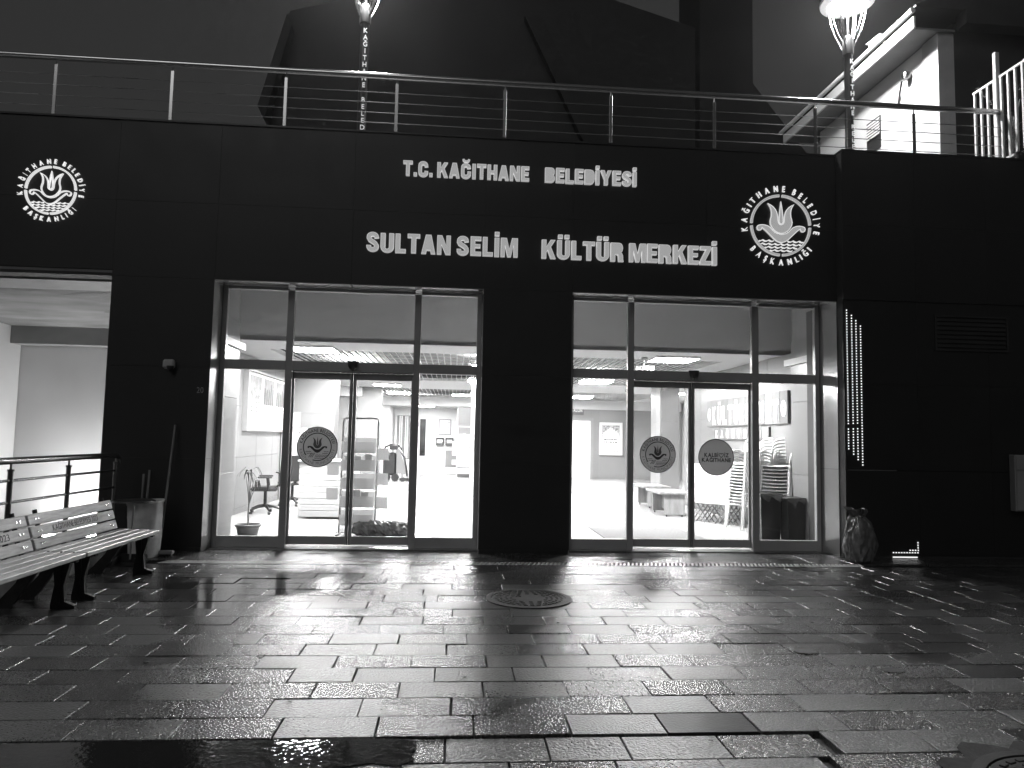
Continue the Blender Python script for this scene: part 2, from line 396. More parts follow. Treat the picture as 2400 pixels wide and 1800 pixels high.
# heavy condensed capitals for the facade signs (counters closed, as the light boxes show)
def stroke_poly(pts, w):
    n = len(pts); L = []; Rr = []
    for i, (x, y) in enumerate(pts):
        a = pts[max(i-1, 0)]; b = pts[min(i+1, n-1)]; dx, dy = b[0]-a[0], b[1]-a[1]; l = math.hypot(dx, dy) or 1
        L.append((x-dy/l*w/2, y+dx/l*w/2)); Rr.append((x+dy/l*w/2, y-dx/l*w/2))
    return L + Rr[::-1]
def arc(cx, cy, rx, ry, a0, a1, n=12): return [(cx+rx*math.cos(R(a0+(a1-a0)*k/n)), cy+ry*math.sin(R(a0+(a1-a0)*k/n))) for k in range(n+1)]
HV = {
 'T': (.62, [(0,.8),(.19,.8),(.19,0),(.43,0),(.43,.8),(.62,.8),(.62,1),(0,1)]),
 '.': (.22, [(0,0),(.22,0),(.22,.22),(0,.22)]),
 'K': (.72, [(0,0),(.24,0),(.24,.32),(.31,.44),(.46,0),(.72,0),(.47,.62),(.70,1),(.45,1),(.24,.64),(.24,1),(0,1)]),
 'A': (.70, [(0,0),(.23,0),(.262,.18),(.438,.18),(.47,0),(.70,0),(.49,1),(.21,1)]),
 'I': (.24, [(0,0),(.24,0),(.24,1),(0,1)]),
 'H': (.66, [(0,0),(.24,0),(.24,.40),(.42,.40),(.42,0),(.66,0),(.66,1),(.42,1),(.42,.60),(.24,.60),(.24,1),(0,1)]),
 'N': (.68, [(0,0),(.22,0),(.22,.52),(.43,0),(.68,0),(.68,1),(.46,1),(.46,.48),(.25,1),(0,1)]),
 'E': (.54, [(0,0),(.54,0),(.54,.20),(.24,.20),(.24,.41),(.50,.41),(.50,.60),(.24,.60),(.24,.80),(.54,.80),(.54,1),(0,1)]),
 'L': (.52, [(0,0),(.52,0),(.52,.20),(.24,.20),(.24,1),(0,1)]),
 'Z': (.58, [(0,0),(.58,0),(.58,.20),(.27,.20),(.58,.82),(.58,1),(.02,1),(.02,.80),(.31,.80),(0,.18)]),
 'M': (.86, [(0,0),(.21,0),(.21,.62),(.34,0),(.52,0),(.65,.62),(.65,0),(.86,0),(.86,1),(.56,1),(.43,.42),(.30,1),(0,1)]),
 'Y': (.70, [(.23,0),(.47,0),(.47,.38),(.70,1),(.45,1),(.35,.62),(.25,1),(0,1),(.23,.38)]),
 'B': (.63, [(0,0),(.42,0),(.56,.06),(.62,.17),(.63,.27),(.60,.40),(.53,.50),(.60,.60),(.61,.75),(.58,.88),(.52,.96),(.42,1),(0,1)]),
 'D': (.64, [(0,0),(.38,0),(.52,.05),(.61,.18),(.64,.35),(.64,.65),(.61,.82),(.52,.95),(.38,1),(0,1)]),
 'R': (.68, [(0,0),(.24,0),(.24,.37),(.34,.37),(.39,.32),(.41,0),(.68,0),(.65,.08),(.64,.32),(.60,.42),(.55,.48),(.61,.56),(.64,.72),(.61,.87),(.55,.96),(.44,1),(0,1)]),
 'U': (.66, [(0,1),(0,.28)] + arc(.33,.29,.33,.30,180,360,14)[1:-1] + [(.66,.28),(.66,1),(.42,1),(.42,.28)] + arc(.33,.27,.09,.09,0,-180,8)[1:-1] + [(.24,.28),(.24,1)]),
 'C': (.66, stroke_poly([(.54,.66),(.53,.76)] + arc(.33,.74,.20,.16,20,180,8) + [(.12,.5)] + arc(.33,.26,.20,.16,180,340,8) + [(.53,.24),(.54,.36)], .24)),
 'G': (.68, stroke_poly([(.54,.68),(.53,.77)] + arc(.33,.74,.20,.16,20,180,8) + [(.12,.5)] + arc(.33,.26,.20,.16,180,340,8) + [(.55,.26),(.56,.46)], .24)),
 'S': (.62, stroke_poly([(.50,.70),(.49,.78)] + arc(.31,.755,.19,.145,25,160,7) + [(.12,.70),(.17,.60),(.31,.515),(.44,.42),(.50,.32)] + arc(.31,.245,.19,.145,0,-155,8) + [(.12,.22),(.12,.32)], .225)),
}
def inset(poly, d):
    n = len(poly); ar = sum(poly[i][0]*poly[(i+1) % n][1]-poly[(i+1) % n][0]*poly[i][1] for i in range(n)); s = 1 if ar > 0 else -1; out = []
    for i in range(n):
        a, p, b = poly[i-1], poly[i], poly[(i+1) % n]
        e1 = (p[0]-a[0], p[1]-a[1]); e2 = (b[0]-p[0], b[1]-p[1]); l1 = math.hypot(*e1) or 1; l2 = math.hypot(*e2) or 1
        n1 = (-e1[1]/l1*s, e1[0]/l1*s); n2 = (-e2[1]/l2*s, e2[0]/l2*s); k = 1+n1[0]*n2[0]+n1[1]*n2[1]; k = max(k, .5)
        out.append((p[0]+(n1[0]+n2[0])/k*d, p[1]+(n1[1]+n2[1])/k*d))
    return out
def heavy(ch):
    wd, p = HV[BASE.get(ch, ch)]; ps = [p]; c = wd/2
    if ch == 'İ': ps.append([(c-.12, 1.10), (c+.12, 1.10), (c+.12, 1.31), (c-.12, 1.31)])
    if ch == 'Ü': ps += [[(c+s*.17-.12, 1.10), (c+s*.17+.12, 1.10), (c+s*.17+.12, 1.30), (c+s*.17-.12, 1.30)] for s in (-1, 1)]
    if ch == 'Ğ': ps.append(stroke_poly(arc(c, 1.30, .19, .15, 180, 360, 8), .13))
    return wd, ps
# ------------------------------------------------------------------ ground
g = MB()
for x0, x1, y0, y1 in ((-60,60,-60,-7.2), (-4.06,60,-7.2,.2), (-60,-10,-7.2,80), (-10,60,40,80), (-4.06,60,.2,40), (-10,-4.06,9,40)):
    g.add([(x0,y0,-.045),(x1,y0,-.045),(x1,y1,-.045),(x0,y1,-.045)], [(0,1,2,3)])
ground = tag(g.build('ground', 'mortar', fix=False), kind='structure')
pv = MB(); pv.box(-4.05, 11, -7.15, .21, -.043, -.030)
pavement = tag(pv.build('pavement', 'mortar'), kind='structure')
rows = [-5.84+.275*k for k in range(-5, 19)]            # street side of the drain
bands = [(a, b) for a, b in zip(rows, rows[1:])] + [(-.655, -.385), (-.385, -.11), (-.11, .165)]
holes = [(.75, -2.69, .36), (2.86, -6.60, .44)]
stones = []
for bi, (y0, y1) in enumerate(bands):
    x = -4.05 + (.26 if bi % 2 else .0) - .51 + random.uniform(-.06, .06)
    while x < 9.5:
        wd = random.choice((.51, .51, .51, .51, .505, .40 if random.random() < .12 else .51))
        a, b = max(x, -4.05), x+wd
        if b-a > .05: stones.append((a, b, y0, y1))
        x += wd
def stone_key(s):
    cx, cy = (s[0]+s[1])/2, (s[2]+s[3])/2
    d = cy+9.66; vis = abs(cx/d - .08) < .80
    return (0 if vis else 1, d)
stones.sort(key=stone_key)
me_stone = MB().cbox(-.5, .5, -.5, .5, -.05, 0, c=.012).mesh('paving_stone')   # unit stone, scaled per piece
me_stone.materials.append(M['paving'])
me_wet = me_stone.copy(); me_wet.materials.clear(); me_wet.materials.append(M['gloss_wet'])
sv = []
for lx in (.252, .20):
    b_ = MB().cbox(-lx+.001, lx-.001, -.1337, .1337, -.05, 0, c=.003); m_ = b_.mesh('paving_stone'); m_.materials.append(M['paving']); sv.append(m_)
rest = MB()
for i, (a, b, y0, y1) in enumerate(stones):
    cx, cy = (a+b)/2, (y0+y1)/2
    dz = random.gauss(0, .0016); tx, ty = random.gauss(0, .0045), random.gauss(0, .0030)
    if cy < -5.85 and cx < -.12: dz = -.012                      # the sunken course at the puddle
    elif cy < -5.85 and cx < 1.78: dz -= .009; cy -= .013       # settled slabs, open joint behind them
    elif cy < -5.85: cx += .050; dz += .003
    mw = Matrix.Translation((cx+random.gauss(0,.002), cy+random.gauss(0,.0012), dz)) @ Matrix.Rotation(random.gauss(0,.0025), 4, 'Z') @ Matrix.Rotation(tx, 4, 'X') @ Matrix.Rotation(ty, 4, 'Y')
    if i < 300:
        full = abs((b-a)-.51) < .012 and abs((y1-y0)-.275) < .01
        soaked = any(a < px < b and y0 < py < y1 for px, py in ((1.50, -5.70), (1.42, -5.72)))
        if soaked: inst('paving_stone', me_wet, pavement, mw @ Matrix.Diagonal((b-a-.006, y1-y0-.006, 1, 1)))['label'] = 'dark soaked paving slab'
        elif full: inst('paving_stone', sv[0], pavement, mw)
        else:
            o = inst('paving_stone', me_stone, pavement, mw @ Matrix.Diagonal((b-a-.006, y1-y0-.006, 1, 1)))
    else:
        rest.M = mw; rest.cbox(-(b-a)/2+.003, (b-a)/2-.003, -(y1-y0)/2+.003, (y1-y0)/2-.003, -.03, 0, c=.004)
rest.M = None
tag(rest.build('paving_stones', 'paving', pavement), kind='stuff')

# puddle standing on the sunken course
def puddle(poly, z):
    b = MB(); n = len(poly); b.add([(x, y, z) for x, y in poly], [tuple(range(n))]); o = b.build('puddle', 'water'); tag(o, kind='structure'); return o
wm = mat('puddle_water', .010, .03, var=.2, bump=.30, bscale=34, spec=.6); M['water'] = wm
pp = [(-3.2, -7.1), (-3.2, -5.852)] + [(-3.0+.19*k, -5.846+random.uniform(-.004, .003)) for k in range(15)]
pp += [(-.16, -5.86), (-.145, -5.95), (-.17, -6.03), (-.15, -6.10), (-.23, -6.16), (-.35, -6.12), (-.52, -6.17), (-.62, -6.3), (-.6, -6.5), (-.7, -7.1)]
puddle(pp, -.0045)

stn = mat('dark_stain', .012, .5, var=.4, vscale=20)
for cx, cy, rx, ry in ((2.63, -4.42, .095, .062), (3.02, -4.86, .085, .055)):
    b = MB(); n = 22; b.add([(cx+rx*math.cos(2*math.pi*k/n)*random.uniform(.85, 1.08), cy+ry*math.sin(2*math.pi*k/n)*random.uniform(.85, 1.08), .0065) for k in range(n)], [tuple(range(n))]); b.build('stain', stn, pavement, fix=False)
# litter: small leaves and scraps lying on the stones
leafm = mat('wet_leaf', .02, .3)
for i, (x, y) in enumerate([(.55,-5.7), (-.9,-5.35), (.1,-4.95), (1.0,-5.15), (2.1,-5.05), (1.55,-4.35), (2.9,-4.9), (2.4,-3.0), (-.25,-2.6), (1.9,-1.9), (3.5,-4.4), (.9,-3.6), (-2.0,-4.6), (1.35,-5.95), (3.1,-3.6), (2.5,-1.7)]):
    b = MB(); a = random.uniform(0, 6.28); r = random.uniform(.014, .03)
    pts = [(x+r*math.cos(a+t)*(.45 if k % 2 else 1), y+r*math.sin(a+t)*(.6 if k % 2 else 1), .004+random.uniform(0, .007)) for k, t in enumerate([q*math.pi/4 for q in range(8)])]
    b.add(pts+[(x, y, .009)], [(k, (k+1) % 8, 8) for k in range(8)])
    where = ['on the stone above the cracked slab','on the lit stones left of centre','in the middle of the wet paving','two courses above the wide crack','on the paving towards the right manhole','right of the centre line of the paving','near the big dark stains','right of the round manhole','left of the round manhole','below the right doors','on the dark stones at right','just below the round manhole','on the dark stones at left','on a bottom row slab','right in the paving glare','right of the drain centre'][i]
    tag(b.build('fallen_leaf', leafm, fix=False), 'small dark wet leaf lying '+where, 'leaf', 'leaves and scraps on the wet paving')

# ------------------------------------------------------------------ drain channel
M['grate'] = mat('galvanised_grate', .50, .38, metal=.6, var=.2)
dr = thing('drain_channel', 'long slotted metal drain grate across the paving before the doors', 'drain', (1, -.77, 0))
b = MB(); b.box(-3.42, 5.25, -.888, -.876, -.04, .004); b.box(-3.42, 5.25, -.671, -.659, -.04, .004); b.build('side_rail', 'steel', dr)
xx = -3.41
while xx < 5.2:
    b = MB(); x = xx
    while x < min(xx+.96, 5.22):
        b.add([(x-.018,-.876,.003),(x+.006,-.876,.003),(x+.066,-.671,.003),(x+.042,-.671,.003),(x-.018,-.876,-.03),(x+.006,-.876,-.03),(x+.066,-.671,-.03),(x+.042,-.671,-.03)],
              [(0,1,2,3),(7,6,5,4),(0,4,5,1),(2,6,7,3),(1,5,6,2),(3,7,4,0)]); x += .052
    tag(b.build('grate', 'grate', dr), kind='stuff'); xx += .97

# ------------------------------------------------------------------ manholes
def manhole(cx, cy, r, label):
    t = thing('manhole_cover', label, 'manhole', (cx, cy, .003))
    part('frame_ring', 'iron', t, lambda b: b.lathe([(r, -.05), (r, .010), (r*.95, .013), (r*.88, .013), (r*.87, -.01)], (cx, cy, 0), 40, caps=False), True)
    part('cover', 'iron', t, lambda b: b.lathe([(r*.86, -.02), (r*.86, .008), (r*.82, .010), (0.001, .010)], (cx, cy, 0), 40), True)
    def studs(b):
        for rr, n in ((.42, 12), (.54, 18), (.66, 26), (.77, 34)):
            for k in range(n):
                a = 2*math.pi*(k+.5*(n % 4 > 1))/n; x, y = cx+r*rr*math.cos(a), cy+r*rr*math.sin(a); s = r*.030
                b.M = Matrix.Translation((x, y, .0105)) @ Matrix.Rotation(a, 4, 'Z'); b.cbox(-s, s, -s*1.6, s*1.6, -.004, .007, c=.003)
        b.M = None
    tag(part('stud', 'iron', t, studs), kind='stuff')
    part('lifting_key', 'steel', t, lambda b: b.tube([(cx-.12, cy+.05, .011), (cx-.10, cy+.06, .018), (cx-.07, cy+.05, .011)], .006))
    return t
manhole(.75, -2.69, .41, 'round cast iron manhole cover in the paving before the centre pier')
manhole(2.86, -6.60, .47, 'big round manhole cover with rough ring at bottom right corner')
b = MB(); n = 40
rr = [.47*1.02+.07+.05*math.sin(k*1.7)+random.uniform(0, .05) for k in range(n)]
vs = [(2.86+.47*math.cos(2*math.pi*k/n), -6.60+.47*math.sin(2*math.pi*k/n), .009) for k in range(n)] + [(2.86+rr[k]*math.cos(2*math.pi*k/n), -6.60+rr[k]*math.sin(2*math.pi*k/n), .004) for k in range(n)]
b.add(vs, [(k, (k+1) % n, n+(k+1) % n, n+k) for k in range(n)])
tag(b.build('asphalt_collar', mat('rough_asphalt', .022, .85, var=.4, vscale=20, bump=.9, bscale=45)), kind='structure')

# ------------------------------------------------------------------ the culture centre: black clad building
RZ, SZ = 5.67, 3.56
bd = thing('culture_centre', 'black panelled culture centre with lettering and two lit glass entrances', 'building', (.5, 0, 0))
def wall(name, *a, m='darkwall'): return B(name, m, bd, *a)
wall('fascia_core', -10, 5.362, .014, .26, SZ, RZ-.02)
wall('pier_core', -4.52, -3.235, .014, .30, 0, SZ)
wall('pier_core', .365, 1.545, .014, .42, 0, SZ)
wall('roof_slab', -10, 12, .26, 12, 5.30, 5.62)
wall('wall_inner', -4.52, -4.2, .30, 9, -.04, 4.3, m='plaster')
pn = {}
def panel(x0, x1, z0, z1, y=0, name='cladding_panel', m='cladding'):
    k = (round(x1-x0, 3), round(z1-z0, 3), m)
    if k not in pn:
        pn[k] = MB().cbox(-k[0]/2+.001, k[0]/2-.001, 0, .012, -k[1]/2+.001, k[1]/2-.001, c=.0006).mesh(name); pn[k].materials.append(M[m])
    return inst(name, pn[k], bd, Matrix.Translation(((x0+x1)/2, y, (z0+z1)/2)) @ Matrix.Rotation(random.gauss(0, .0006), 4, 'Z') @ Matrix.Rotation(random.gauss(0, .0006), 4, 'X'))
xs = [-10, -8.2, -6.4, -4.53, -3.22, -1.44, .35, 1.57, 3.47, 5.364]
for a, b_ in zip(xs, xs[1:]):
    z0 = 3.64 if b_ <= -4.5 else SZ
    panel(a, b_, z0, 4.58); panel(a, b_, 4.58, RZ)
for z0, z1 in ((.05, 1.19), (1.19, 2.38), (2.38, SZ)):
    panel(-4.53, -3.22, z0, z1); panel(.35, 1.57, z0, z1)
B('plinth', 'blackmetal', bd, -4.5, -3.24, .004, .03, -.01, .05); B('plinth', 'blackmetal', bd, .37, 1.55, .004, .03, -.01, .05)
B('roof_coping', 'blackmetal', bd, -10, 5.362, -.02, .30, RZ, RZ+.025)
B('soffit', 'concrete', bd, -10, -4.53, .012, .26, 3.60, 3.637)
# soffits and splayed jambs of the two entrances
for a, b_ in ((-3.22, .35), (1.57, 5.352)):
    n = 2
    for k in range(n): B('soffit_panel', 'jamb', bd, a+(b_-a)*k/n+.003, a+(b_-a)*(k+1)/n-.003, .002, .272, SZ-.012, SZ-.001)
def jamb(x_out, x_in, z0, z1):
    b = MB(); s = 1 if x_in > x_out else -1
    P = [(x_out, .001), (x_in, .29), (x_in-s*.03, .29), (x_out-s*.012, .014)]
    b.add([(x, y, z) for z in (z0+.002, z1-.002) for x, y in P], [(3,2,1,0),(4,5,6,7),(0,1,5,4),(1,2,6,5),(2,3,7,6),(3,0,4,7)])
    b.build('jamb_panel', 'jamb', bd)
for z0, z1 in ((.0, 1.19), (1.19, 2.38), (2.38, SZ-.012)):
    jamb(-3.22, -3.185, z0, z1); jamb(5.352, 5.25, z0, z1); jamb(.35, .34, z0, z1); jamb(1.57, 1.58, z0, z1)
B('frame_closer', 'blackmetal', bd, 5.237, 5.262, .291, .31, 0, SZ-.014)
# right hand block, standing a little forward
B('side_block_core', 'darkwall', bd, 5.366, 12, -.135, .9, 0, SZ)
B('side_block_band_core', 'darkwall', bd, 5.366, 12, -.155, .26, SZ, RZ+.01)
xr = [5.366, 6.43, 7.5, 8.6, 9.8, 11]
for a, b_ in zip(xr, xr[1:]):
    panel(a, b_, SZ, 4.62, -.17); panel(a, b_, 4.62, RZ+.02, -.17)
    for z0, z1 in ((.04, 1.185), (1.195, 2.38), (2.38, SZ)): panel(a, b_, z0, z1, -.15)
B('seam_glint', 'steel', bd, 5.41, 6.1, -.152, -.14, 1.184, 1.196)  # bright metal standing in for light caught in the panel gap
B('roof_coping', 'blackmetal', bd, 5.364, 12, -.18, .30, RZ+.02, RZ+.045)

# louvre, wall box and lights on the right block
lv = thing('wall_louvre', 'faint black slatted vent high on the dark right wall', 'vent', (7.24, -.16, 2.9))
part('frame', 'darkwall', lv, lambda b: (b.box(6.70, 7.80, -.172, -.151, 2.88, 2.91), b.box(6.70, 7.80, -.172, -.151, 3.36, 3.39), b.box(6.70, 6.73, -.172, -.151, 2.91, 3.36), b.box(7.77, 7.80, -.172, -.151, 2.91, 3.36)))
for k in range(7):
    z = 2.93+k*.062
    part('slat', 'blackmetal', lv, lambda b: b.add([(6.735, -.170, z), (7.765, -.170, z), (7.765, -.153, z+.045), (6.735, -.153, z+.045), (6.735, -.166, z-.004), (7.765, -.166, z-.004), (7.765, -.149, z+.041), (6.735, -.149, z+.041)], [(0,1,2,3),(7,6,5,4),(0,4,5,1),(1,5,6,2),(2,6,7,3),(3,7,4,0)]))
wb = thing('wall_box', 'dim grey rectangular box on the dark wall at right edge', 'box', (8.1, -.2, .66))
B('body', 'dim', wb, 7.75, 8.45, -.26, -.152, .66, 1.44, c=.008); B('door', 'dim', wb, 7.765, 8.435, -.272, -.2605, .675, 1.22, c=.004); B('lid', 'dim', wb, 7.765, 8.435, -.272, -.2605, 1.232, 1.43, c=.004)
ls = thing('led_light_columns', 'four columns of white light dots on the dark right wall', 'wall light', (5.5, -.155, 1.26))
for j, x in enumerate((5.415, 5.485, 5.548, 5.613)):
    b = MB(); z0, z1 = 3.41-.073*j, 1.48-.073*j; n = 50
    for k in range(n+1):
        z = z0+(z1-z0)*k/n
        if j < 3 and 1.78 < z < 1.815: continue
        b.lathe([(.0085, 0), (.0085, .008), (.005, .011)], (0, 0, 0), 8) if False else None
        c = Vector((x, -.151, z)); q = 8
        vs = [c+Vector((.0078*math.cos(2*math.pi*i/q), d, .0078*math.sin(2*math.pi*i/q))) for d in (0, -.009) for i in range(q)]
        b.add(vs, [tuple(range(q, 2*q))] + [(i, (i+1) % q, q+(i+1) % q, q+i) for i in range(q)])
    tag(b.build('led_row', 'led', ls), kind='stuff')
ll = thing('led_floor_light', 'small stepped cluster of light dots near the ground beyond the bag', 'wall light', (6.2, -.155, .03))
b = MB()
def dot(b, x, z, y=-.151, r=.008):
    q = 8; c = Vector((x, y, z)); vs = [c+Vector((r*math.cos(2*math.pi*i/q), d, r*math.sin(2*math.pi*i/q))) for d in (0, -.008) for i in range(q)]
    b.add(vs, [tuple(range(q, 2*q))] + [(i, (i+1) % q, q+(i+1) % q, q+i) for i in range(q)])
for k in range(10): dot(b, 6.03+.039*k, .075)
for k in range(4): dot(b, 6.27+.039*k, .108)
for k in range(3): dot(b, 6.385, .142+.035*k)
tag(b.build('led_row', 'led', ll), kind='stuff')
B('light_strip', 'led', ll, 6.02, 6.37, -.163, -.151, .010, .020)

# ------------------------------------------------------------------ signs
def letter_sign(name, label, words, h, z):
    t = thing(name, label, 'sign', (words[0][1], -.04, z))
    for wtxt, x0, x1 in words:
        adv = []; x = 0
        for ch in wtxt:
            if ch == ' ': x += .22; continue
            adv.append((ch, x)); x += heavy(ch)[0]+.075
        k = (x1-x0)/(x-.075)
        for ch, xa in adv:
            wd, ps = heavy(ch); jz = random.gauss(0, .002); f = fr_front(x0+xa*k, -.001, z+jz)
            b = MB()
            for p in ps: b.prism([(q[0]*k, q[1]*h) for q in p], f, 0, .05)
            o = b.build('letter', 'letteredge', t)
            b = MB()
            for p in ps: b.prism(inset([(q[0]*k, q[1]*h) for q in p], .0085), f, .0505, .052)
            b.build('letter_face', 'letterface', o)
    return t
letter_sign('facade_sign', 'upper raised sign reading T.C. KAĞITHANE BELEDİYESİ', [('T.C. KAĞITHANE', -.79, .94), ('BELEDİYESİ', 1.16, 2.45)], .205, 5.08)
letter_sign('facade_sign', 'lower larger raised sign reading SULTAN SELİM KÜLTÜR MERKEZİ', [('SULTAN SELİM', -1.25, .80), ('KÜLTÜR MERKEZİ', 1.13, 3.60)], .262, 4.005)
TULIP = [(-.435,.70),(-.36,.58),(-.333,.505),(-.318,.40),(-.324,.283),(-.355,.17),(-.365,.098),(-.355,.02),(-.324,-.05),(-.27,-.13),(-.20,-.20),(-.10,-.255),(0,-.272)]
TUL_IN = [(0,.009),(-.04,.02),(-.075,.05),(-.10,.10),(-.105,.17),(-.111,.265),(-.125,.35),(-.148,.43),(-.19,.51),(-.25,.58),(-.33,.64)]
mir = lambda l: [(-x, y) for x, y in reversed(l)]
TUL = TULIP + mir(TULIP)[1:] + [(-x, y) for x, y in reversed(TUL_IN[1:])] + TUL_IN
PET = [(0,.78),(-.025,.60),(-.046,.43),(-.062,.27),(-.068,.12),(-.055,.07),(-.03,.045),(0,.04)]
PET = PET + mir(PET)[1:-1]
BOAT_T = [(-.80,-.10),(-.78,-.05),(-.73,-.025),(-.676,-.015),(-.60,-.008),(-.528,-.017),(-.45,-.038),(-.38,-.075),(-.32,-.135),(-.26,-.20),(-.20,-.245),(-.12,-.283),(0,-.302)]
BOAT_B = [(0,-.565),(-.06,-.56),(-.12,-.54),(-.19,-.50),(-.25,-.448),(-.37,-.33),(-.49,-.217),(-.56,-.155),(-.635,-.10),(-.645,-.15),(-.68,-.19),(-.73,-.20),(-.78,-.17)]
BOAT = BOAT_T + mir(BOAT_T)[1:] + [(-x, y) for x, y in reversed(BOAT_B[1:])] + BOAT_B
def wave(x0, x1, y, lam=.2, amp=.036):
    n = max(6, int((x1-x0)/lam*8)); return [(x0+(x1-x0)*k/n, y - amp*abs(math.sin(math.pi*(x0+(x1-x0)*k/n)/lam))*1.2+amp*.5) for k in range(n+1)]
WAVES = [(-.72,-.24,-.505), (.23,.74,-.505), (-.66,.66,-.61), (-.53,.53,-.71), (-.36,.37,-.81)]
def sc(pts, s): return [(x*s, y*s) for x, y in pts]
def emblem(label, cx, cz, r, filled):
    t = thing('round_emblem', label, 'emblem', (cx, -.03, cz-r*1.3)); f = fr_front(cx, -.001, cz)
    for k in range(4):
        b = MB(); b.ring(r*.925, r, R(90*k+2.5), R(90*k+87.5), f, 0, .03); b.build('ring_segment', 'emblem' if not filled else 'letteredge', t)
        if filled: b = MB(); b.ring(r*.943, r*.982, R(90*k+3.2), R(90*k+86.8), f, .03, .032); b.build('ring_face', 'letterface', t)
    if filled:
        for nm, P in (('tulip', TUL), ('petal', PET), ('boat', BOAT)):
            b = MB(); b.prism(sc(P, r), f, 0, .03); o = b.build(nm, 'letterface', t)
            b = MB(); b.strip(sc(P, r*.995), r*.022, f, .0303, .034, True); b.build('bright_edge', 'emblem', o)
    else:
        for nm, P in (('tulip', TUL), ('petal', PET), ('boat', BOAT)):
            b = MB(); b.strip(sc(P, r), r*.036, f, .002, .03, True); b.build(nm, 'emblem', t)
    for x0, x1, y in WAVES:
        b = MB(); b.strip(sc(wave(x0, x1, y), r), r*.028, f, 0, .028); b.build('wave', 'emblem', t)
    for txt, top, a0, a1 in (('KAĞITHANE BELEDİYE', True, -103, 103), ('BAŞKANLIĞI', False, 233, 127)):
        adv = []; x = 0
        for ch in txt:
            if ch == ' ': x += .55; continue
            wd = glyph(ch, .004)[3]; adv.append((ch, x+wd/2, wd)); x += wd+.34
        x -= .34; h = r*.185
        O, U, V, N = f
        for ch, c, wd in adv:
            a = R(a0+(a1-a0)*c/x); rad = U*math.sin(a)+V*math.cos(a); tan = U*math.cos(a)-V*math.sin(a)
            ff = (O+rad*r*1.105, tan, rad, N) if top else (O+rad*(r*1.105+h), -tan, -rad, N)
            b = MB(); put_glyph(b, ch, ff, -wd*h*.36, h*.72, h, 0, .025, .004); b.build('letter', 'emblem', t)
emblem('smaller outlined white tulip and boat emblem at far left of the facade', -5.36, 4.66, .325, False)
emblem('larger filled grey tulip and boat emblem at right end of the facade', 4.54, 4.62, .445, True)
b = MB(); text(b, '20', fr_front(-3.375, -.001, 2.045), .075, .085, 0, .004, .0)
tag(b.build('house_number', mat('number_grey', .30, .5)), 'small grey house number 20 on the black left pier', 'house number')
al = thing('wall_alarm', 'small pale boxy device with black dome on the black left pier', 'alarm', (-3.73, -.05, 2.33))
B('housing', mat('pale_housing', .42, .5), al, -3.80, -3.655, -.085, -.001, 2.35, 2.47, c=.022)
part('dome', 'blackplastic', al, lambda b: b.lathe([(.045, 0), (.045, -.02), (.036, -.05), (.02, -.066), (.003, -.07)], (-3.70, -.07, 2.385), 16), True)
# ------------------------------------------------------------------ glazed entrances
def entrance(label, xl, m1, m2, xr):
    t = thing('glass_entrance', label, 'entrance', ((xl+xr)/2, .3, 0))
    y0, y1 = .272, .345; fw = .062
    def rail(nm, *a): return B(nm, 'frame', t, *a, c=.003)
    rail('frame_post', xl, xl+fw, y0, y1, 0, SZ-.013); rail('frame_post', xr-fw, xr, y0, y1, 0, SZ-.013)
    rail('mullion', m1[0], m1[1], y0-.004, y1, 0, 3.50); rail('mullion', m2[0], m2[1], y0-.004, y1, 0, 3.50)
    cols = ((xl+fw, m1[0]), (m1[1], m2[0]), (m2[1], xr-fw))
    for a, b_ in cols: rail('head_rail', a+.001, b_-.001, y0, y1, 3.50, SZ-.013)
    for i, (a, b_) in enumerate(cols):
        rail('transom', a+.001, b_-.001, y0-.002, y1, 2.40, 2.53)
        B('glass_pane', 'glass', t, a-.004, b_+.004, .306, .314, 2.525, 3.505)
        if i != 1:
            rail('bottom_rail', a+.001, b_-.001, y0, y1, .02, .165)
            B('glass_pane', 'glass', t, a-.004, b_+.004, .306, .314, .16, 2.405)
    a, b_ = cols[1]; mid = (a+b_)/2
    for p, q in ((a-.02, mid-.004), (mid+.004, b_+.02)):
        b = MB(); yA, yB = .352, .392
        b.cbox(p, p+.042, yA, yB, .045, 2.385, c=.003); b.cbox(q-.042, q, yA, yB, .045, 2.385, c=.003)
        b.cbox(p+.0425, q-.0425, yA, yB, .05, .160, c=.003); b.cbox(p+.0425, q-.0425, yA, yB, 2.295, 2.385, c=.003)
        lf = b.build('door_leaf', 'frame', t)
        B('glass_pane', 'glass', lf, p+.038, q-.038, .368, .376, .155, 2.30)
        B('edge_seal', 'blackplastic', lf, (q-.0115) if q < mid else p, q+.0035 if q < mid else p+.011, .3515 - .004, .3515, .05, 2.38)
    B('threshold', 'steel', t, xl, xr, .17, .405, -.01, .018)
    B('door_track', 'steel', t, a+.01, b_-.01, .276, .346, 2.3865, 2.3985)
    part('motion_sensor', 'blackplastic', t, lambda b: (b.cbox(mid-.075, mid+.075, .235, .2695, 2.515, 2.545, c=.006),
         b.lathe([(.066, 0), (.066, -.02), (.058, -.055), (.038, -.085), (.012, -.10), (.001, -.101)], (mid, .235, 2.515), 20)), True)
    for nm, x in (('end_cap', m1[0]+.02), ('end_cap', m2[0]+.02)):
        B(nm, 'frame', t, x, x+.055, y0-.007, y0-.0045, 3.22, 3.49)
    return t
entrance('left glazed entrance with sliding doors onto the reception desk', -3.185, (-2.32, -2.23), (-.59, -.50), .34)
entrance('right glazed entrance with sliding doors, stacked chairs behind', 1.58, (2.42, 2.51), (4.23, 4.33), 5.235)

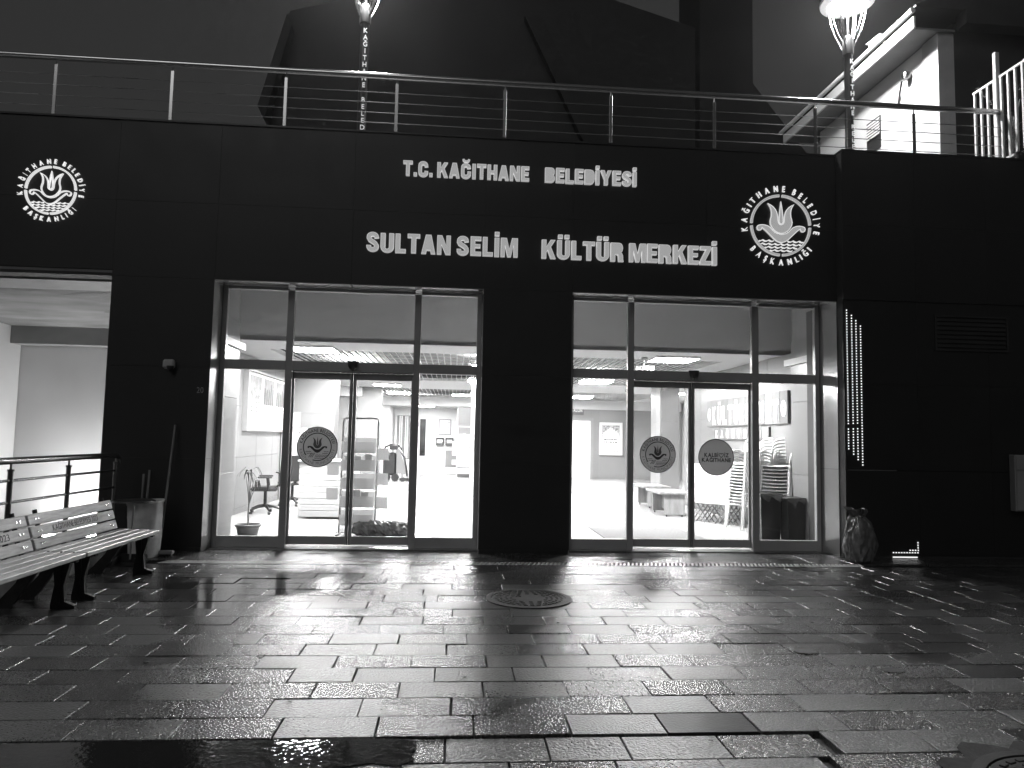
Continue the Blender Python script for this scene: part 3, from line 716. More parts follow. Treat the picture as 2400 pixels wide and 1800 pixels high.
# round stickers on the sliding door glass
def sticker(label, cx, cz, r, heart):
    t = thing('door_sticker', label, 'sticker', (cx, .364, cz-r)); f = fr_front(cx, .3675, cz)
    b = MB(); b.prism([(r*math.cos(2*math.pi*k/48), r*math.sin(2*math.pi*k/48)) for k in range(48)], f, 0, .0015); b.build('disc', 'stickergrey', t)
    d0, d1 = .0016, .0026
    b = MB(); b.strip([(r*.975*math.cos(2*math.pi*k/48), r*.975*math.sin(2*math.pi*k/48)) for k in range(48)], r*.045, f, d0, d1, True); b.build('rim', 'stickerdark', t)
    if heart:
        b = MB()
        text(b, 'KALBİ', (f[0]+X_*(-.50*r*1.32)+Z_*(.02*r), X_, Z_, -Y_), r*.20, r*.77, d0, d1, .035)
        text(b, 'İZ', (f[0]+X_*(.46*r)+Z_*(.02*r), X_, Z_, -Y_), r*.20, r*.25, d0, d1, .035)
        text(b, 'KÂĞITHANE', (f[0]+X_*(-.80*r)+Z_*(-.25*r), X_, Z_, -Y_), r*.20, r*1.62, d0, d1, .035, gap=.10)
        hp = []
        for k in range(33):
            a = 2*math.pi*k/32; hp.append((.16*r*math.sin(a)**3*.78+.285*r, (.13*math.cos(a)-.05*math.cos(2*a)-.02*math.cos(3*a)-.01*math.cos(4*a))*r*.85+.115*r))
        b.strip(hp[:-1], r*.035, f, d0, d1, True); b.build('print', 'stickerdark', t)
        return
    b = MB(); R_ = r*.70
    b.ring(R_*.93, R_*1.0, R(-108), R(218), f, d0, d1, 50)
    ring_text(b, 'KAĞITHANE BELEDİYESİ', f, r*.745, r*.15, -77, 77, d0, d1, .02)
    b.build('print', 'stickerdark', t)
    b = MB(); ring_text(b, 'KAĞITHANE MUNICIPALITY', f, r*.745, r*.14, 262, 98, d0, d1, -.008, top=False)
    b.prism(sc(TUL, R_*.80), (f[0]+Z_*R_*.10, X_, Z_, -Y_), d0, d1); b.prism(sc(PET, R_*.80), (f[0]+Z_*R_*.10, X_, Z_, -Y_), d0, d1); b.build('tulip_print', 'stickermid', t)
    b = MB(); bf = (f[0]+Z_*(R_*.07), X_, Z_, -Y_); b.prism(sc(BOAT, R_*.86), bf, d0, d1)
    for x0, x1, y in [(-.80,-.42,-.33), (.45,.80,-.33), (-.74,-.36,-.45), (.36,.74,-.45), (-.15,.70,-.57), (-.15,.62,-.68), (-.18,.5,-.79)]:
        b.strip(sc(wave(x0, x1, y, .18, .03), R_), R_*.035, f, d0, d1)
    for k in range(3): b.strip(sc([(-.36+.10*k, -.42), (-.58+.11*k, -.74)], R_), R_*.04, f, d0, d1)
    b.build('boat_print', 'stickerdark', t)
sticker('round grey municipal tulip sticker on the left entrance door glass', -1.865, 1.365, .277, False)
sticker('round grey municipal tulip sticker on the right entrance door glass', 2.885, 1.345, .262, False)
sticker('plain round sticker reading KALBİMİZ KÂĞITHANE with a heart', 3.735, 1.32, .262, True)

# ------------------------------------------------------------------ terrace railing
rl = thing('terrace_railing', 'long steel railing with thin wires along the roof edge', 'railing', (1.3, .1, RZ))
b = MB(); b.tube([(-10, .1, 6.53), (8.05, .1, 6.53), (8.14, .1, 6.52), (8.20, .1, 6.47), (8.22, .1, 6.38), (8.22, .1, 5.70)], .042, 14); b.build('top_rail', 'steel', rl, True)
for k in range(-3, 9):
    x = -5.46+1.513*k
    def post(b):
        b.cbox(x-.022, x+.022, .088, .112, RZ+.026, 6.43, c=.003); b.tube([(x, .1, 6.42), (x, .1, 6.50)], .010, 8); b.cbox(x-.05, x+.05, .06, .14, RZ+.0255, RZ+.034, c=.002)
    part('post', mat('brushed_post', .25, .3, metal=1) if k == -3 else rl.children[1].data.materials[0], rl, post)
for z in (5.86, 6.005, 6.15, 6.295):
    b = MB(); b.tube([(-10, .1, z), (8.2, .1, z)], .0055, 6); b.build('wire', 'steel', rl, True)

# ------------------------------------------------------------------ street lamps on the terrace
def street_lamp(label, x, y):
    t = thing('street_lamp', label, 'street lamp', (x, y, 5.62), 'street lamps on the terrace')
    part('pole', 'blackmetal', t, lambda b: b.lathe([(.16, 5.62), (.16, 5.68), (.075, 5.72), (.068, 8.08), (.088, 8.09), (.088, 8.36), (.07, 8.40), (.02, 8.42)], (x, y, 0), 16), True)
    part('stem', 'steel', t, lambda b: b.tube([(x, y, 8.40), (x, y, 8.93)], .022, 10), True)
    for a in (35, 145, 215, 325):
        c, s = math.cos(R(a)), math.sin(R(a))
        pts = [(.085, 8.20), (.13, 8.30), (.20, 8.46), (.26, 8.66), (.29, 8.86), (.30, 9.06), (.27, 9.22)]
        part('cage_arm', 'steel', t, lambda b: (b.tube([(x+c*r, y+s*r, z) for r, z in pts], .013, 8), b.tube([(x+c*max(r-.05, .05), y+s*max(r-.05, .05), z+.04) for r, z in pts], .008, 8)), True)
    part('lamp_head', 'whiteplastic', t, lambda b: b.lathe([(.43, 9.00), (.44, 9.03), (.40, 9.12), (.25, 9.2), (.02, 9.22)], (x, y, 0), 28), True)
    rim = part('lens_rim', 'lensglow', t, lambda b: b.lathe([(.255, 8.985), (.33, 8.965), (.43, 8.998)], (x, y, 0), 28, caps=False), True)
    part('lens', 'streetlight', t, lambda b: b.lathe([(.254, 8.985), (.20, 8.955), (.11, 8.935), (.002, 8.93)], (x, y, 0), 24), True)
    f = fr_front(x, y-.066, 0); zz = 8.0
    for wd in ('KAĞITHANE', 'BELEDİYESİ'):
        for ch in wd:
            b = MB(); k = .085; wdt = glyph(ch, .01)[3]
            put_glyph(b, ch, (Vector((x+.022, y-.072, zz-.09)), X_, Z_, -Y_), -wdt*k*.4, k*.8, .075, -.004, .006, .01); b.build('letter', 'polelet', t); zz -= .112
        zz -= .13
    return t
M['polelet'] = emis('pole_letter_white', .35, .8)
street_lamp('lit street lamp on a black lettered pole left of centre', -1.59, 1.5)
street_lamp('lit street lamp on a black lettered pole before the bright white house', 6.46, 1.5)

# ------------------------------------------------------------------ white house on the terrace
hs = thing('white_house', 'white walled house with overhanging eave lit by the right street lamp', 'house', (9, 3, 5.62))
HX = 7.87

M['housewhite'] = mat('white_render', .50, .7, var=.06, vscale=1.2, bump=.1)
B('side_wall', 'housewhite', hs, HX, HX+.25, 1.62, 5.1, 5.62, 8.40)
B('corner_pilaster', mat('grey_pilaster', .40, .6), hs, HX-.03, HX+.25, 1.2, 1.6, 5.62, 8.40)
B('shaded_front_wall', 'darkwall', hs, HX+.26, 14, 1.22, 1.5, 5.62, 8.6)  # front side of the white house, its shade put into the dark colour
B('far_wall', 'darkwall', hs, HX+.26, 14, 4.8, 5.05, 5.62, 8.4)
part('roof', 'darkwall', hs, lambda b: b.add([(7.34, 1.0, 8.74), (7.34, 5.9, 8.74), (11, 5.9, 10.2), (11, 1.0, 10.2), (14.5, 1.0, 8.78), (14.5, 5.9, 8.78), (7.34, 1.0, 8.70), (7.34, 5.9, 8.70), (14.5, 1.0, 8.72), (14.5, 5.9, 8.72)],
     [(0,1,2,3),(3,2,5,4),(6,8,9,7),(0,3,4,8,6),(1,7,9,5,2),(0,6,7,1),(4,5,9,8)]))
B('front_eave', 'darkwall', hs, HX+.3, 14.4, .95, 1.2, 8.45, 8.71)
B('soffit_board', mat('grey_soffit', .14, .6), hs, 7.40, HX+.24, 1.15, 5.7, 8.405, 8.44)
B('fascia_board', 'housewhite', hs, 7.36, 7.398, 1.1, 5.8, 8.40, 8.60)
part('gutter', 'whiteplastic', hs, lambda b: b.tube([(7.32, 1.05, 8.67), (7.32, 5.85, 8.67)], .045, 10), True)
part('vent_pipe', 'blackmetal', hs, lambda b: b.tube([(HX-.08, 2.09, 8.02), (HX-.05, 2.2, 7.85), (HX-.01, 2.31, 7.69)], .018, 8), True)
part('round_lamp', 'steel', hs, lambda b: b.lathe([(.001, -.08), (.06, -.06), (.075, 0), (.06, .06), (.001, .08)], (HX-.09, 1.95, 8.04), 14), True)
vt = part('louvre_frame', 'blackmetal', hs, lambda b: b.box(HX-.02, HX-.001, 2.86, 3.30, 7.14, 7.76))
for k in range(6):
    z = 7.40+.055*k; part('louvre_slat', 'housewhite', vt, lambda b: b.add([(HX-.05, 2.87, z), (HX-.05, 3.29, z), (HX-.022, 3.29, z+.05), (HX-.022, 2.87, z+.05), (HX-.045, 2.87, z-.006), (HX-.045, 3.29, z-.006), (HX-.017, 3.29, z+.044), (HX-.017, 2.87, z+.044)], [(0,1,2,3),(7,6,5,4),(0,4,5,1),(1,5,6,2),(2,6,7,3),(3,7,4,0)]))
cc = thing('security_camera', 'white bullet security camera clipped on the eave of the house', 'camera', (7.45, 1.9, 8.68))
part('body', 'whiteplastic', cc, lambda b: b.tube([(7.30, 2.22, 8.70), (7.36, 1.98, 8.73)], .05, 12), True)
part('hood', 'whiteplastic', cc, lambda b: b.bar((7.29, 2.27, 8.756), (7.365, 1.96, 8.786), .12, .012))
part('bracket', 'whiteplastic', cc, lambda b: b.tube([(7.36, 2.0, 8.70), (7.42, 1.93, 8.62), (7.52, 1.90, 8.56)], .022, 8), True)
part('cable', 'blackplastic', cc, lambda b: b.tube([(7.37, 1.97, 8.73), (7.40, 1.85, 8.83), (7.43, 1.70, 8.84), (7.46, 1.62, 8.76), (7.5, 1.6, 8.68)], .008, 6), True)
# fence beside it
fn = thing('bar_fence', 'white vertical bar fence on the roof at right edge', 'fence', (8, 0, 5.72))
for k in range(9):
    y = .60-.135*k
    B('bar', 'housewhite', fn, 7.985, 8.015, y-.016, y+.016, 5.80, 7.05)
B('top_bar', 'housewhite', fn, 7.985, 8.015, -.52, .63, 7.052, 7.085); B('bottom_bar', 'housewhite', fn, 7.984, 8.016, -.15, .63, 5.765, 5.798)
B('post', 'housewhite', fn, 7.955, 8.02, .105, .165, 5.70, 7.47, c=.004)
pl = thing('climbing_plant', 'sparse leafy plant growing through the white bar fence', 'plant', (8.1, .1, 5.7))
part('stem', 'leaf', pl, lambda b: (b.tube([(8.06, .05, 5.70), (8.08, .12, 6.2), (8.05, .25, 6.7), (8.06, .6, 7.1)], .008, 6), b.tube([(8.08, .0, 5.7), (8.05, -.12, 6.2), (8.07, -.2, 6.6)], .007, 6)))
b = MB()
for k in range(90):
    cx, cy, cz = random.choice(((8.04, .62, 7.12), (8.04, .05, 6.05), (8.04, -.12, 6.15), (8.05, -.25, 6.7), (8.05, -.2, 5.85), (8.06, .3, 6.75)))
    p = Vector((cx+random.gauss(0, .04), cy+random.gauss(0, .07), cz+random.gauss(0, .07))); u = Vector((random.gauss(0,1), random.gauss(0,1), random.gauss(0,1))).normalized(); v_ = u.orthogonal().normalized(); l = random.uniform(.025, .05)
    b.add([p-u*l, p+v_*l*.4, p+u*l, p-v_*l*.4], [(0,1,2,3)])
tag(b.build('leaves', 'leaf', pl, fix=False), kind='stuff')

# ------------------------------------------------------------------ dark faceted building behind
db = thing('faceted_building', 'huge dark angular building looming behind the terrace', 'building', (2, 18, 0))
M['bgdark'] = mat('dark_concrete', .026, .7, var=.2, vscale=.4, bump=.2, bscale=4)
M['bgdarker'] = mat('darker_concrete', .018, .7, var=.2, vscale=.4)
def solid(nm, m, front, y0, back, y1):
    n = len(front)
    part(nm, m, db, lambda b: b.add([(x, y0, z) for x, z in front]+[(x, y1, z) for x, z in back], [tuple(range(n)), tuple(range(2*n-1, n-1, -1))]+[(i, n+i, n+(i+1) % n, (i+1) % n) for i in range(n)]))
fr_ = [(-6.9, 5), (-6.9, 12.7), (-7.35, 13.27), (-6.37, 16.95), (-4.55, 17.5), (2.0, 19.3), (5.63, 18.2), (8.9, 17.28), (8.9, 5)]
M['bgrib'] = mat('rib_concrete', .021, .7)
solid('hall', 'bgdark', fr_, 16, [(x*1.0, z) for x, z in fr_], 30)
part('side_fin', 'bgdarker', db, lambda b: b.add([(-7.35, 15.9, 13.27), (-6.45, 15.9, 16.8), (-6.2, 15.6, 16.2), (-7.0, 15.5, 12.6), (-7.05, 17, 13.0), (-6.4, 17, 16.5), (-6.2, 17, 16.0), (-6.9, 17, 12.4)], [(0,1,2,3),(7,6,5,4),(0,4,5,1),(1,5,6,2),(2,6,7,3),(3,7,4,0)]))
part('raking_rib', 'bgrib', db, lambda b: b.add([(2.2, 15.6, 17.1), (2.9, 15.6, 17.0), (5.6, 15.6, 11.5), (4.9, 15.6, 11.5), (2.2, 15.95, 17.1), (2.9, 15.95, 17.0), (5.6, 15.95, 11.5), (4.9, 15.95, 11.5)], [(0,1,2,3),(7,6,5,4),(0,4,5,1),(1,5,6,2),(2,6,7,3),(3,7,4,0)]))
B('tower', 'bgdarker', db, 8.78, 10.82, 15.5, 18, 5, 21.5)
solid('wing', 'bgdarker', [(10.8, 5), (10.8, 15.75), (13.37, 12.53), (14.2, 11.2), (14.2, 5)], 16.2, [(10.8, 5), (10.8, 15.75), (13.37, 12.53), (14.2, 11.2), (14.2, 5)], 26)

# ------------------------------------------------------------------ lit passage on the left
ps = thing('passage', 'lit concrete passage with stained ceiling in the left opening', 'passage', (-6.8, 3, -1.4))
B('ceiling', 'concrete', ps, -9.2, -4.53, .262, 6.1, 3.62, 3.80)
B('shade_strip', 'midgrey', ps, -9.2, -4.53, .55, 1.25, 3.585, 3.618)  # added strip standing in for the shaded band under the ceiling
B('cross_beam', 'midgrey', ps, -9.0, -4.53, 5.5, 5.85, 3.26, 3.618)
B('back_wall', 'plaster', ps, -9.2, -4.2, 5.9, 6.1, -1.4, 3.618)
B('side_wall', 'plaster', ps, -9.25, -9.01, -7, 5.88, -1.4, 3.618)
B('lower_floor', 'concrete', ps, -9.0, -4.25, -7, 5.88, -1.5, -1.4)

st_ = mat('damp_stain', .07, .6, var=.3, vscale=6)
for i, (cx, cy, rx, ry) in enumerate(((-5.85, 3.35, .42, .22), (-5.35, 3.75, .55, .20), (-5.3, 1.75, .9, .18), (-6.9, 1.55, .8, .10))):
    b = MB(); n = 26; b.add([(cx+rx*math.cos(2*math.pi*k/n)*random.uniform(.6, 1.1), cy+ry*math.sin(2*math.pi*k/n)*random.uniform(.5, 1.15), 3.6165-.0004*i) for k in range(n)], [tuple(range(n))]); b.build('stain', st_, ps, fix=False)
ul = thing('floor_uplight', 'low floor light below the railing lighting the passage wall', 'floor light', (-6.9, 5.3, -1.4))
B('stand', 'blackmetal', ul, -6.9, -6.7, 5.2, 5.35, -1.4, -.63); B('housing', 'blackmetal', ul, -8.0, -5.6, 5.15, 5.40, -.63, -.55); B('diffuser', emis('uplight_diffuser', 125), ul, -7.97, -5.63, 5.18, 5.37, -.549, -.53)
kb = MB(); kb.cbox(-4.24, -4.06, -7.1, -.02, -1.4, .26, c=.01)
tag(kb.build('low_wall', mat('low_wall_concrete', .16, .6, var=.3, vscale=3, bump=.3)), 'low concrete wall carrying the handrail behind the benches', 'wall')
hr = thing('handrail', 'steel tube handrail beside the passage behind the wooden benches', 'railing', (-4.14, -2, .26))
b = MB(); b.tube([(-4.14, -7, 1.23), (-4.14, -.55, 1.23), (-4.14, -.44, 1.225), (-4.14, -.38, 1.19), (-4.14, -.36, 1.13)], .034, 14); M['blacksteel'] = mat('dark_steel_tube', .26, .25, metal=.9, var=.2)
b.build('top_rail', 'blacksteel', hr, True)
for z in (.84, 1.045):
    b = MB(); b.tube([(-4.14, -7, z), (-4.14, -.44, z)], .014, 10); b.build('mid_rail', 'blacksteel', hr, True)
for y in (-4.58, -3.56, -2.54, -1.52, -.44):
    part('post', 'blacksteel', hr, lambda b: (b.tube([(-4.14, y, .255), (-4.14, y, 1.14)], .024, 12), b.tube([(-4.14, y, 1.13), (-4.14, y, 1.15)], .030, 12), b.tube([(-4.14, y, 1.14), (-4.14, y, 1.21)], .010, 8)), True)

# ------------------------------------------------------------------ wooden benches
def bench(label, y0, y1, legs, txt):
    t = thing('park_bench', label, 'bench', (-3.45, (y0+y1)/2, 0), 'benches beside the passage')
    for k in range(4):
        x1 = -3.20-.108*k
        b = MB(); b.cbox(x1-.098, x1, y0, y1, .415+.004*k, .455+.004*k, c=.006); b.build('seat_plank', 'wood', t)
    planks = []
    dx, dz = -.30, .95; l = math.hypot(dx, dz); dx /= l; dz /= l
    for k in range(3):
        s0 = .015+.112*k; o = Vector((-3.635+dx*s0, 0, .455+dz*s0)); Vv = Vector((dx, 0, dz)); N = Vector((dz, 0, -dx))
        b = MB(); b.M = Matrix((Vector((N.x, 0, Vv.x)), Vector((0, 1, 0)), Vector((N.z, 0, Vv.z)))).to_4x4(); b.M.translation = o
        b.cbox(-.035, 0, y0, y1, 0, .098, c=.006)
        p = b.build('back_plank', 'wood', t); planks.append(p)
        bb = MB()
        for yy in (y0+.10, y0+.145, y1-.10, y1-.145):
            c = o+Vv*.05+N*.001+Vector((0, yy, 0)); bb.tube([c, c+N*.006], .010, 8)
        bb.build('bolt', 'steel', p)
        if k == 1 and txt:
            a, e = txt; bt = MB(); text(bt, 'KAĞITHANE BELEDİYESİ 2023', (o+Vv*.022+N*.0005+Vector((0, a, 0)), Y_, Vv, N), .055, e-a, 0, .0012, .0, space=.3)
            bt.build('carved_text', mat('burnt_lettering', .03, .7), p)
    for y in legs:
        fy = (Vector((0, y-.024, 0)), X_, Z_, Y_)
        part('leg', 'iron', t, lambda b: (b.prism([(-3.26,.41),(-3.41,.41),(-3.385,.20),(-3.41,.04),(-3.41,0),(-3.21,0),(-3.21,.028),(-3.295,.06),(-3.31,.20)][::-1], fy, 0, .048), b.prism([(-3.335,.40),(-3.36,.40),(-3.35,.05),(-3.33,.05)][::-1], fy, -.012, .06), b.tube([(-3.24, y, .025), (-3.24, y, .040)], .012, 8)))
        part('leg', 'iron', t, lambda b: (b.prism([(-3.50,.41),(-3.64,.41),(-3.70,.22),(-3.84,.06),(-3.88,.03),(-3.88,0),(-3.72,0),(-3.72,.03),(-3.63,.16),(-3.56,.28)][::-1], fy, 0, .048)))
        part('bracket', 'iron', t, lambda b: (b.bar((-3.22, y, .402), (-3.64, y, .405), .05, .024), b.tube([(-3.63, y, .40), (-3.70, y, .47), (-3.79, y, .80)], .02, 8)), True)
    b = MB(); b.cbox(-3.42, -3.37, y0+.3, y1-.3, .385, .410, c=.004); b.build('stretcher', 'iron', t)
    return t
bench('far wooden bench with carved lettering, nearer the bin', -2.955, -1.41, (-2.75, -1.50), (-2.62, -1.78))
bench('near wooden bench cut off by the left edge', -4.85, -2.985, (-3.09, -4.65), (-4.42, -3.27))

# ------------------------------------------------------------------ bin, broom and dustpan
bn = thing('rubbish_barrel', 'dented grey plastic barrel beside the black left pier', 'bin', (-3.76, -.42, 0))
def barrel(b):
    n = 28; prof = [(.165, .0), (.175, .02), (.185, .22), (.188, .24), (.186, .26), (.192, .46), (.196, .48), (.194, .50), (.20, .64), (.212, .655), (.212, .675), (.197, .676), (.19, .60), (.16, .05)]
    vs = []
    for r, z in prof:
        for k in range(n):
            a = 2*math.pi*k/n; rr = r*(1+.03*math.sin(3*a+z*6)+.015*math.sin(7*a)); vs.append((-3.76+rr*math.cos(a), -.42+rr*math.sin(a), z+.02*(z > .6)*math.sin(a+1)))
    b.add(vs, [(i*n+k, i*n+(k+1) % n, (i+1)*n+(k+1) % n, (i+1)*n+k) for i in range(len(prof)-1) for k in range(n)]+[tuple((len(prof)-1)*n+k for k in range(n))])
part('body', 'bin', bn, barrel, True)
part('lid', mat('dark_lid', .07, .4), bn, lambda b: (b.lathe([(.001, .69), (.20, .685), (.235, .675), (.24, .66), (.225, .66)], (-3.87, -.50, .012), 26)), True)
for k, (x, y) in enumerate(((-3.93, -.62), (-3.66, -.60), (-3.62, -.28))):
    part('wheel', 'blackplastic', bn, lambda b: b.tube([(x-.012, y, .03), (x+.012, y, .03)], .03, 12), True)
for nm, lab, p0, p1 in (('wooden_stick', 'short stick standing in the barrel, left one of two', (-3.84, -.36, .1), (-3.86, -.30, 1.00)), ('wooden_stick', 'slightly taller stick standing in the barrel, right one of two', (-3.80, -.36, .1), (-3.79, -.30, 1.05))):
    b = MB(); b.tube([p0, p1], .013, 10); tag(b.build(nm, mat('grey_stick', .22, .5), smooth=True), lab, 'stick', 'sticks standing in the barrel')
br = thing('broom', 'long handled broom leaning on the black left pier', 'broom', (-3.58, -.30, 0))
part('handle', mat('broom_handle_paint', .20, .5), br, lambda b: b.tube([(-3.60, -.36, .04), (-3.60, -.06, 1.62)], .014, 10), True)
part('head', 'midgrey', br, lambda b: b.cbox(-3.78, -3.42, -.42, -.34, .025, .07, c=.01))
def bristles(b):
    for k in range(70):
        x = random.uniform(-3.77, -3.43); y = random.uniform(-.41, -.35); b.tube([(x, y, .028), (x+random.gauss(0, .012), y-.02+random.gauss(0, .012), .002)], .0035, 4, False)
tag(part('bristles', 'blackplastic', br, bristles), kind='stuff')
dp = thing('dustpan', 'long handled dustpan standing before the grey barrel', 'dustpan', (-3.66, -.98, 0))
part('handle', 'dim', dp, lambda b: b.tube([(-3.70, -.92, .05), (-3.72, -.86, .66)], .012, 10), True)
part('pan', 'blackplastic', dp, lambda b: (b.box(-3.82, -3.58, -1.10, -.90, .002, .010), b.box(-3.82, -3.58, -.90, -.888, .002, .11), b.box(-3.832, -3.82, -1.10, -.888, .002, .09), b.box(-3.58, -3.568, -1.10, -.888, .002, .09)))

# ------------------------------------------------------------------ rubbish bag
bg_ = thing('rubbish_bag', 'crumpled black rubbish bag against the dark right wall', 'bag', (5.33, -.52, 0))
M['bagfilm'] = mat('black_bag_film', .11, .24, var=.3, vscale=5, bump=.5, bscale=9)
def bag(b):
    from mathutils import noise
    n = 72; prof = [(.001, .0), (.15, .004), (.20, .04), (.225, .12), (.235, .24), (.225, .36), (.205, .46), (.165, .54), (.12, .585), (.10, .61), (.125, .64), (.165, .68), (.17, .70), (.12, .67), (.02, .63)]
    rows_ = []
    for i in range(len(prof)-1):
        for s in range(5): t = s/5; rows_.append((prof[i][0]*(1-t)+prof[i+1][0]*t, prof[i][1]*(1-t)+prof[i+1][1]*t))
    rows_.append(prof[-1]); vs = []
    for r, z in rows_:
        for k in range(n):
            a = 2*math.pi*k/n; d = Vector((math.cos(a)*1.7+3, math.sin(a)*1.7, z*3.6))
            q = noise.noise(d)*.26 + (.5-abs(noise.noise(d*2.1)))*.22 - .10 + (.5-abs(noise.noise(d*4.3)))*.10 - .04
            top = max(0, z-.52)/.18
            vs.append((5.34+.84*r*(1+q*(1+.8*top))*math.cos(a) - .05*top, -.52+.84*r*(1+q*(1+.8*top))*math.sin(a), max(0, z+.02*noise.noise(d*1.7)+.05*top*noise.noise(d*.9))))
    b.add(vs, [(i*n+k, i*n+(k+1) % n, (i+1)*n+(k+1) % n, (i+1)*n+k) for i in range(len(rows_)-1) for k in range(n)])
bo = part('body', 'bagfilm', bg_, bag, True)
part('tie', 'blackplastic', bg_, lambda b: b.tube([(5.325+.078*math.cos(a*.785), -.52+.078*math.sin(a*.785), .60) for a in range(9)], .012, 6))
# ------------------------------------------------------------------ lobby shell
def struct(name, m, *boxes):
    b = MB()
    for q in boxes: b.box(*q)
    return tag(b.build(name, m), kind='structure')
fl = struct('lobby_floor', 'tile', (-4.2, 9.2, .406, 9.2, -.03, .008), (-4.2, 9.2, 9.2, 28.4, -.03, .02))
tm = MB().cbox(-.398, .398, -.398, .398, -.011, .012, c=.0012).mesh('floor_tile'); tm.materials.append(M['tile'])
for i in range(12):
    for j in range(11): inst('floor_tile', tm, fl, Matrix.Translation((-3.63+.8*i, .81+.8*j - .0, .008+random.uniform(-.0003, .0003))))
def stone_wall(name, x0, x1, y0, y1, z1, face, col=1.2, rows_=(0.02, .12, 1.08, 2.04, 3.05), m='stone'):
    """core with stone panels hung on one face: '+x', '-x' or '-y'"""
    b = MB(); b.box(x0, x1, y0, y1, 0, z1); o = tag(b.build(name, 'midgrey'), kind='structure')
    fs = face if isinstance(face, (list, tuple)) else [face]
    for f in fs:
        a0, a1 = (x0, x1) if f == '-y' else (y0, y1)
        n = max(1, round((a1-a0)/col)); wd = (a1-a0)/n
        for k in range(n):
            for za, zb in zip(rows_, rows_[1:]):
                if za >= z1: continue
                zb = min(zb, z1); p = MB(); s, e = a0+wd*k+.003, a0+wd*(k+1)-.003
                if f == '-y': p.cbox(s, e, y0-.02, y0-.001, za+.003, zb-.003, c=.002)
                elif f == '+x': p.cbox(x1+.001, x1+.02, s, e, za+.003, zb-.003, c=.002)
                else: p.cbox(x0-.02, x0-.001, s, e, za+.003, zb-.003, c=.002)
                p.build('stone_panel', m, o)
    return o
stone_wall('wall_left', -4.19, -4.05, 1.52, 8.0, 3.05, '+x')
stone_wall('column_front_left', -4.19, -3.32, .42, 1.5, 4.18, '+x', 1.2, (.02, .95, 2.05, 3.2))
stone_wall('column_left', -4.04, -2.92, 8.0, 8.6, 3.05, ['-y', '+x'], 1.12)
stone_wall('wall_right', 5.62, 5.80, 1.62, 7.5, 3.05, '-x')
stone_wall('column_front_right', 5.47, 5.9, .42, 1.6, 4.18, '-x', 1.2, (.02, 1.05, 2.2, 3.2))
stone_wall('column_right', 5.45, 5.95, 9.0, 9.9, 3.05, ['-y', '-x'], .52)
stone_wall('column_centre', .45, 1.4, 8.85, 9.6, 3.05, ['-y', '-x'], 1.0, m='white')
stone_wall('wall_recess', -4.04, -2.3, 13.0, 13.3, 3.05, '-y', .9, m='midgrey')
stone_wall('wall_back_right', .12, 9.0, 18.2, 18.5, 3.05, '-y', 1.1)
struct('wall_corridor', 'white', (-3.4, -3.2, 13.3, 28.3, 0, 3.05), (-3.2, .12, 28.2, 28.4, 0, 3.05), (.12, .3, 18.5, 28.4, 0, 3.05))
struct('wall_end_right', 'plaster', (9.0, 9.2, .4, 18.5, 0, 3.05), (5.81, 9.0, .5, .7, 0, 4.18), (-4.2, -4.05, 8.6, 13.0, 0, 3.05))
for x0, x1 in ((.365, 1.545),): struct('pier_lining', 'plaster', (x0-.01, x1+.01, .43, .60, 0.02, 4.18))
struct('column_capital', 'white', (-4.04, -3.24, .46, 1.62, 2.80, 2.90)); struct('column_capital', 'white', (5.39, 5.9, .46, 1.72, 2.80, 2.90))
struct('bulkhead', 'white', (-4.2, 9.0, 2.24, 2.32, 3.051, 4.18))
struct('upper_slab', 'white', (-4.2, 9.2, .27, 2.4, 4.19, 4.29))
# ceiling: white borders and open grille fields
Zc = 3.05
cl = struct('lobby_ceiling', 'white', (-4.2, 9.2, 2.24, 3.4, Zc, Zc+.08), (-4.2, 9.2, 9.8, 13.2, Zc, Zc+.08), (-4.2, 9.2, 17.9, 20, Zc, Zc+.08), (-4.2, 9.2, 24, 28.4, Zc, Zc+.08),
            (-4.2, -3.35, 3.4, 9.8, Zc, Zc+.08), (5.0, 9.2, 3.4, 9.8, Zc, Zc+.08), (-4.2, -2.6, 13.2, 17.9, Zc, Zc+.08), (6.8, 9.2, 13.2, 17.9, Zc, Zc+.08), (-4.2, -2.6, 20, 24, Zc, Zc+.08), (0, 9.2, 20, 24, Zc, Zc+.08))
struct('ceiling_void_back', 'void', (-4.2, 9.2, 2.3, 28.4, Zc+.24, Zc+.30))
struct('ceiling_beam', 'white', (-4.04, 8.9, 18.0, 18.19, 2.72, Zc-.002), (-4.04, -2.9, 12.8, 12.99, 2.75, Zc-.002))
for x0, x1, y0, y1 in ((-3.35, 5.0, 3.4, 9.8), (-2.6, 6.8, 13.2, 17.9), (-2.6, 0, 20, 24)):
    b = MB(); n = round((x1-x0)/.125)
    for k in range(1, n): x = x0+(x1-x0)*k/n; b.box(x-.007, x+.007, y0, y1, Zc+.004, Zc+.030)
    tag(b.build('grille_blades', 'grille', cl), kind='stuff')
    b = MB(); n = round((y1-y0)/.60)
    for k in range(1, n): y = y0+(y1-y0)*k/n; b.box(x0, x1, y-.004, y+.004, Zc+.010, Zc+.016)
    tag(b.build('grille_cross_blades', 'grille', cl), kind='stuff')
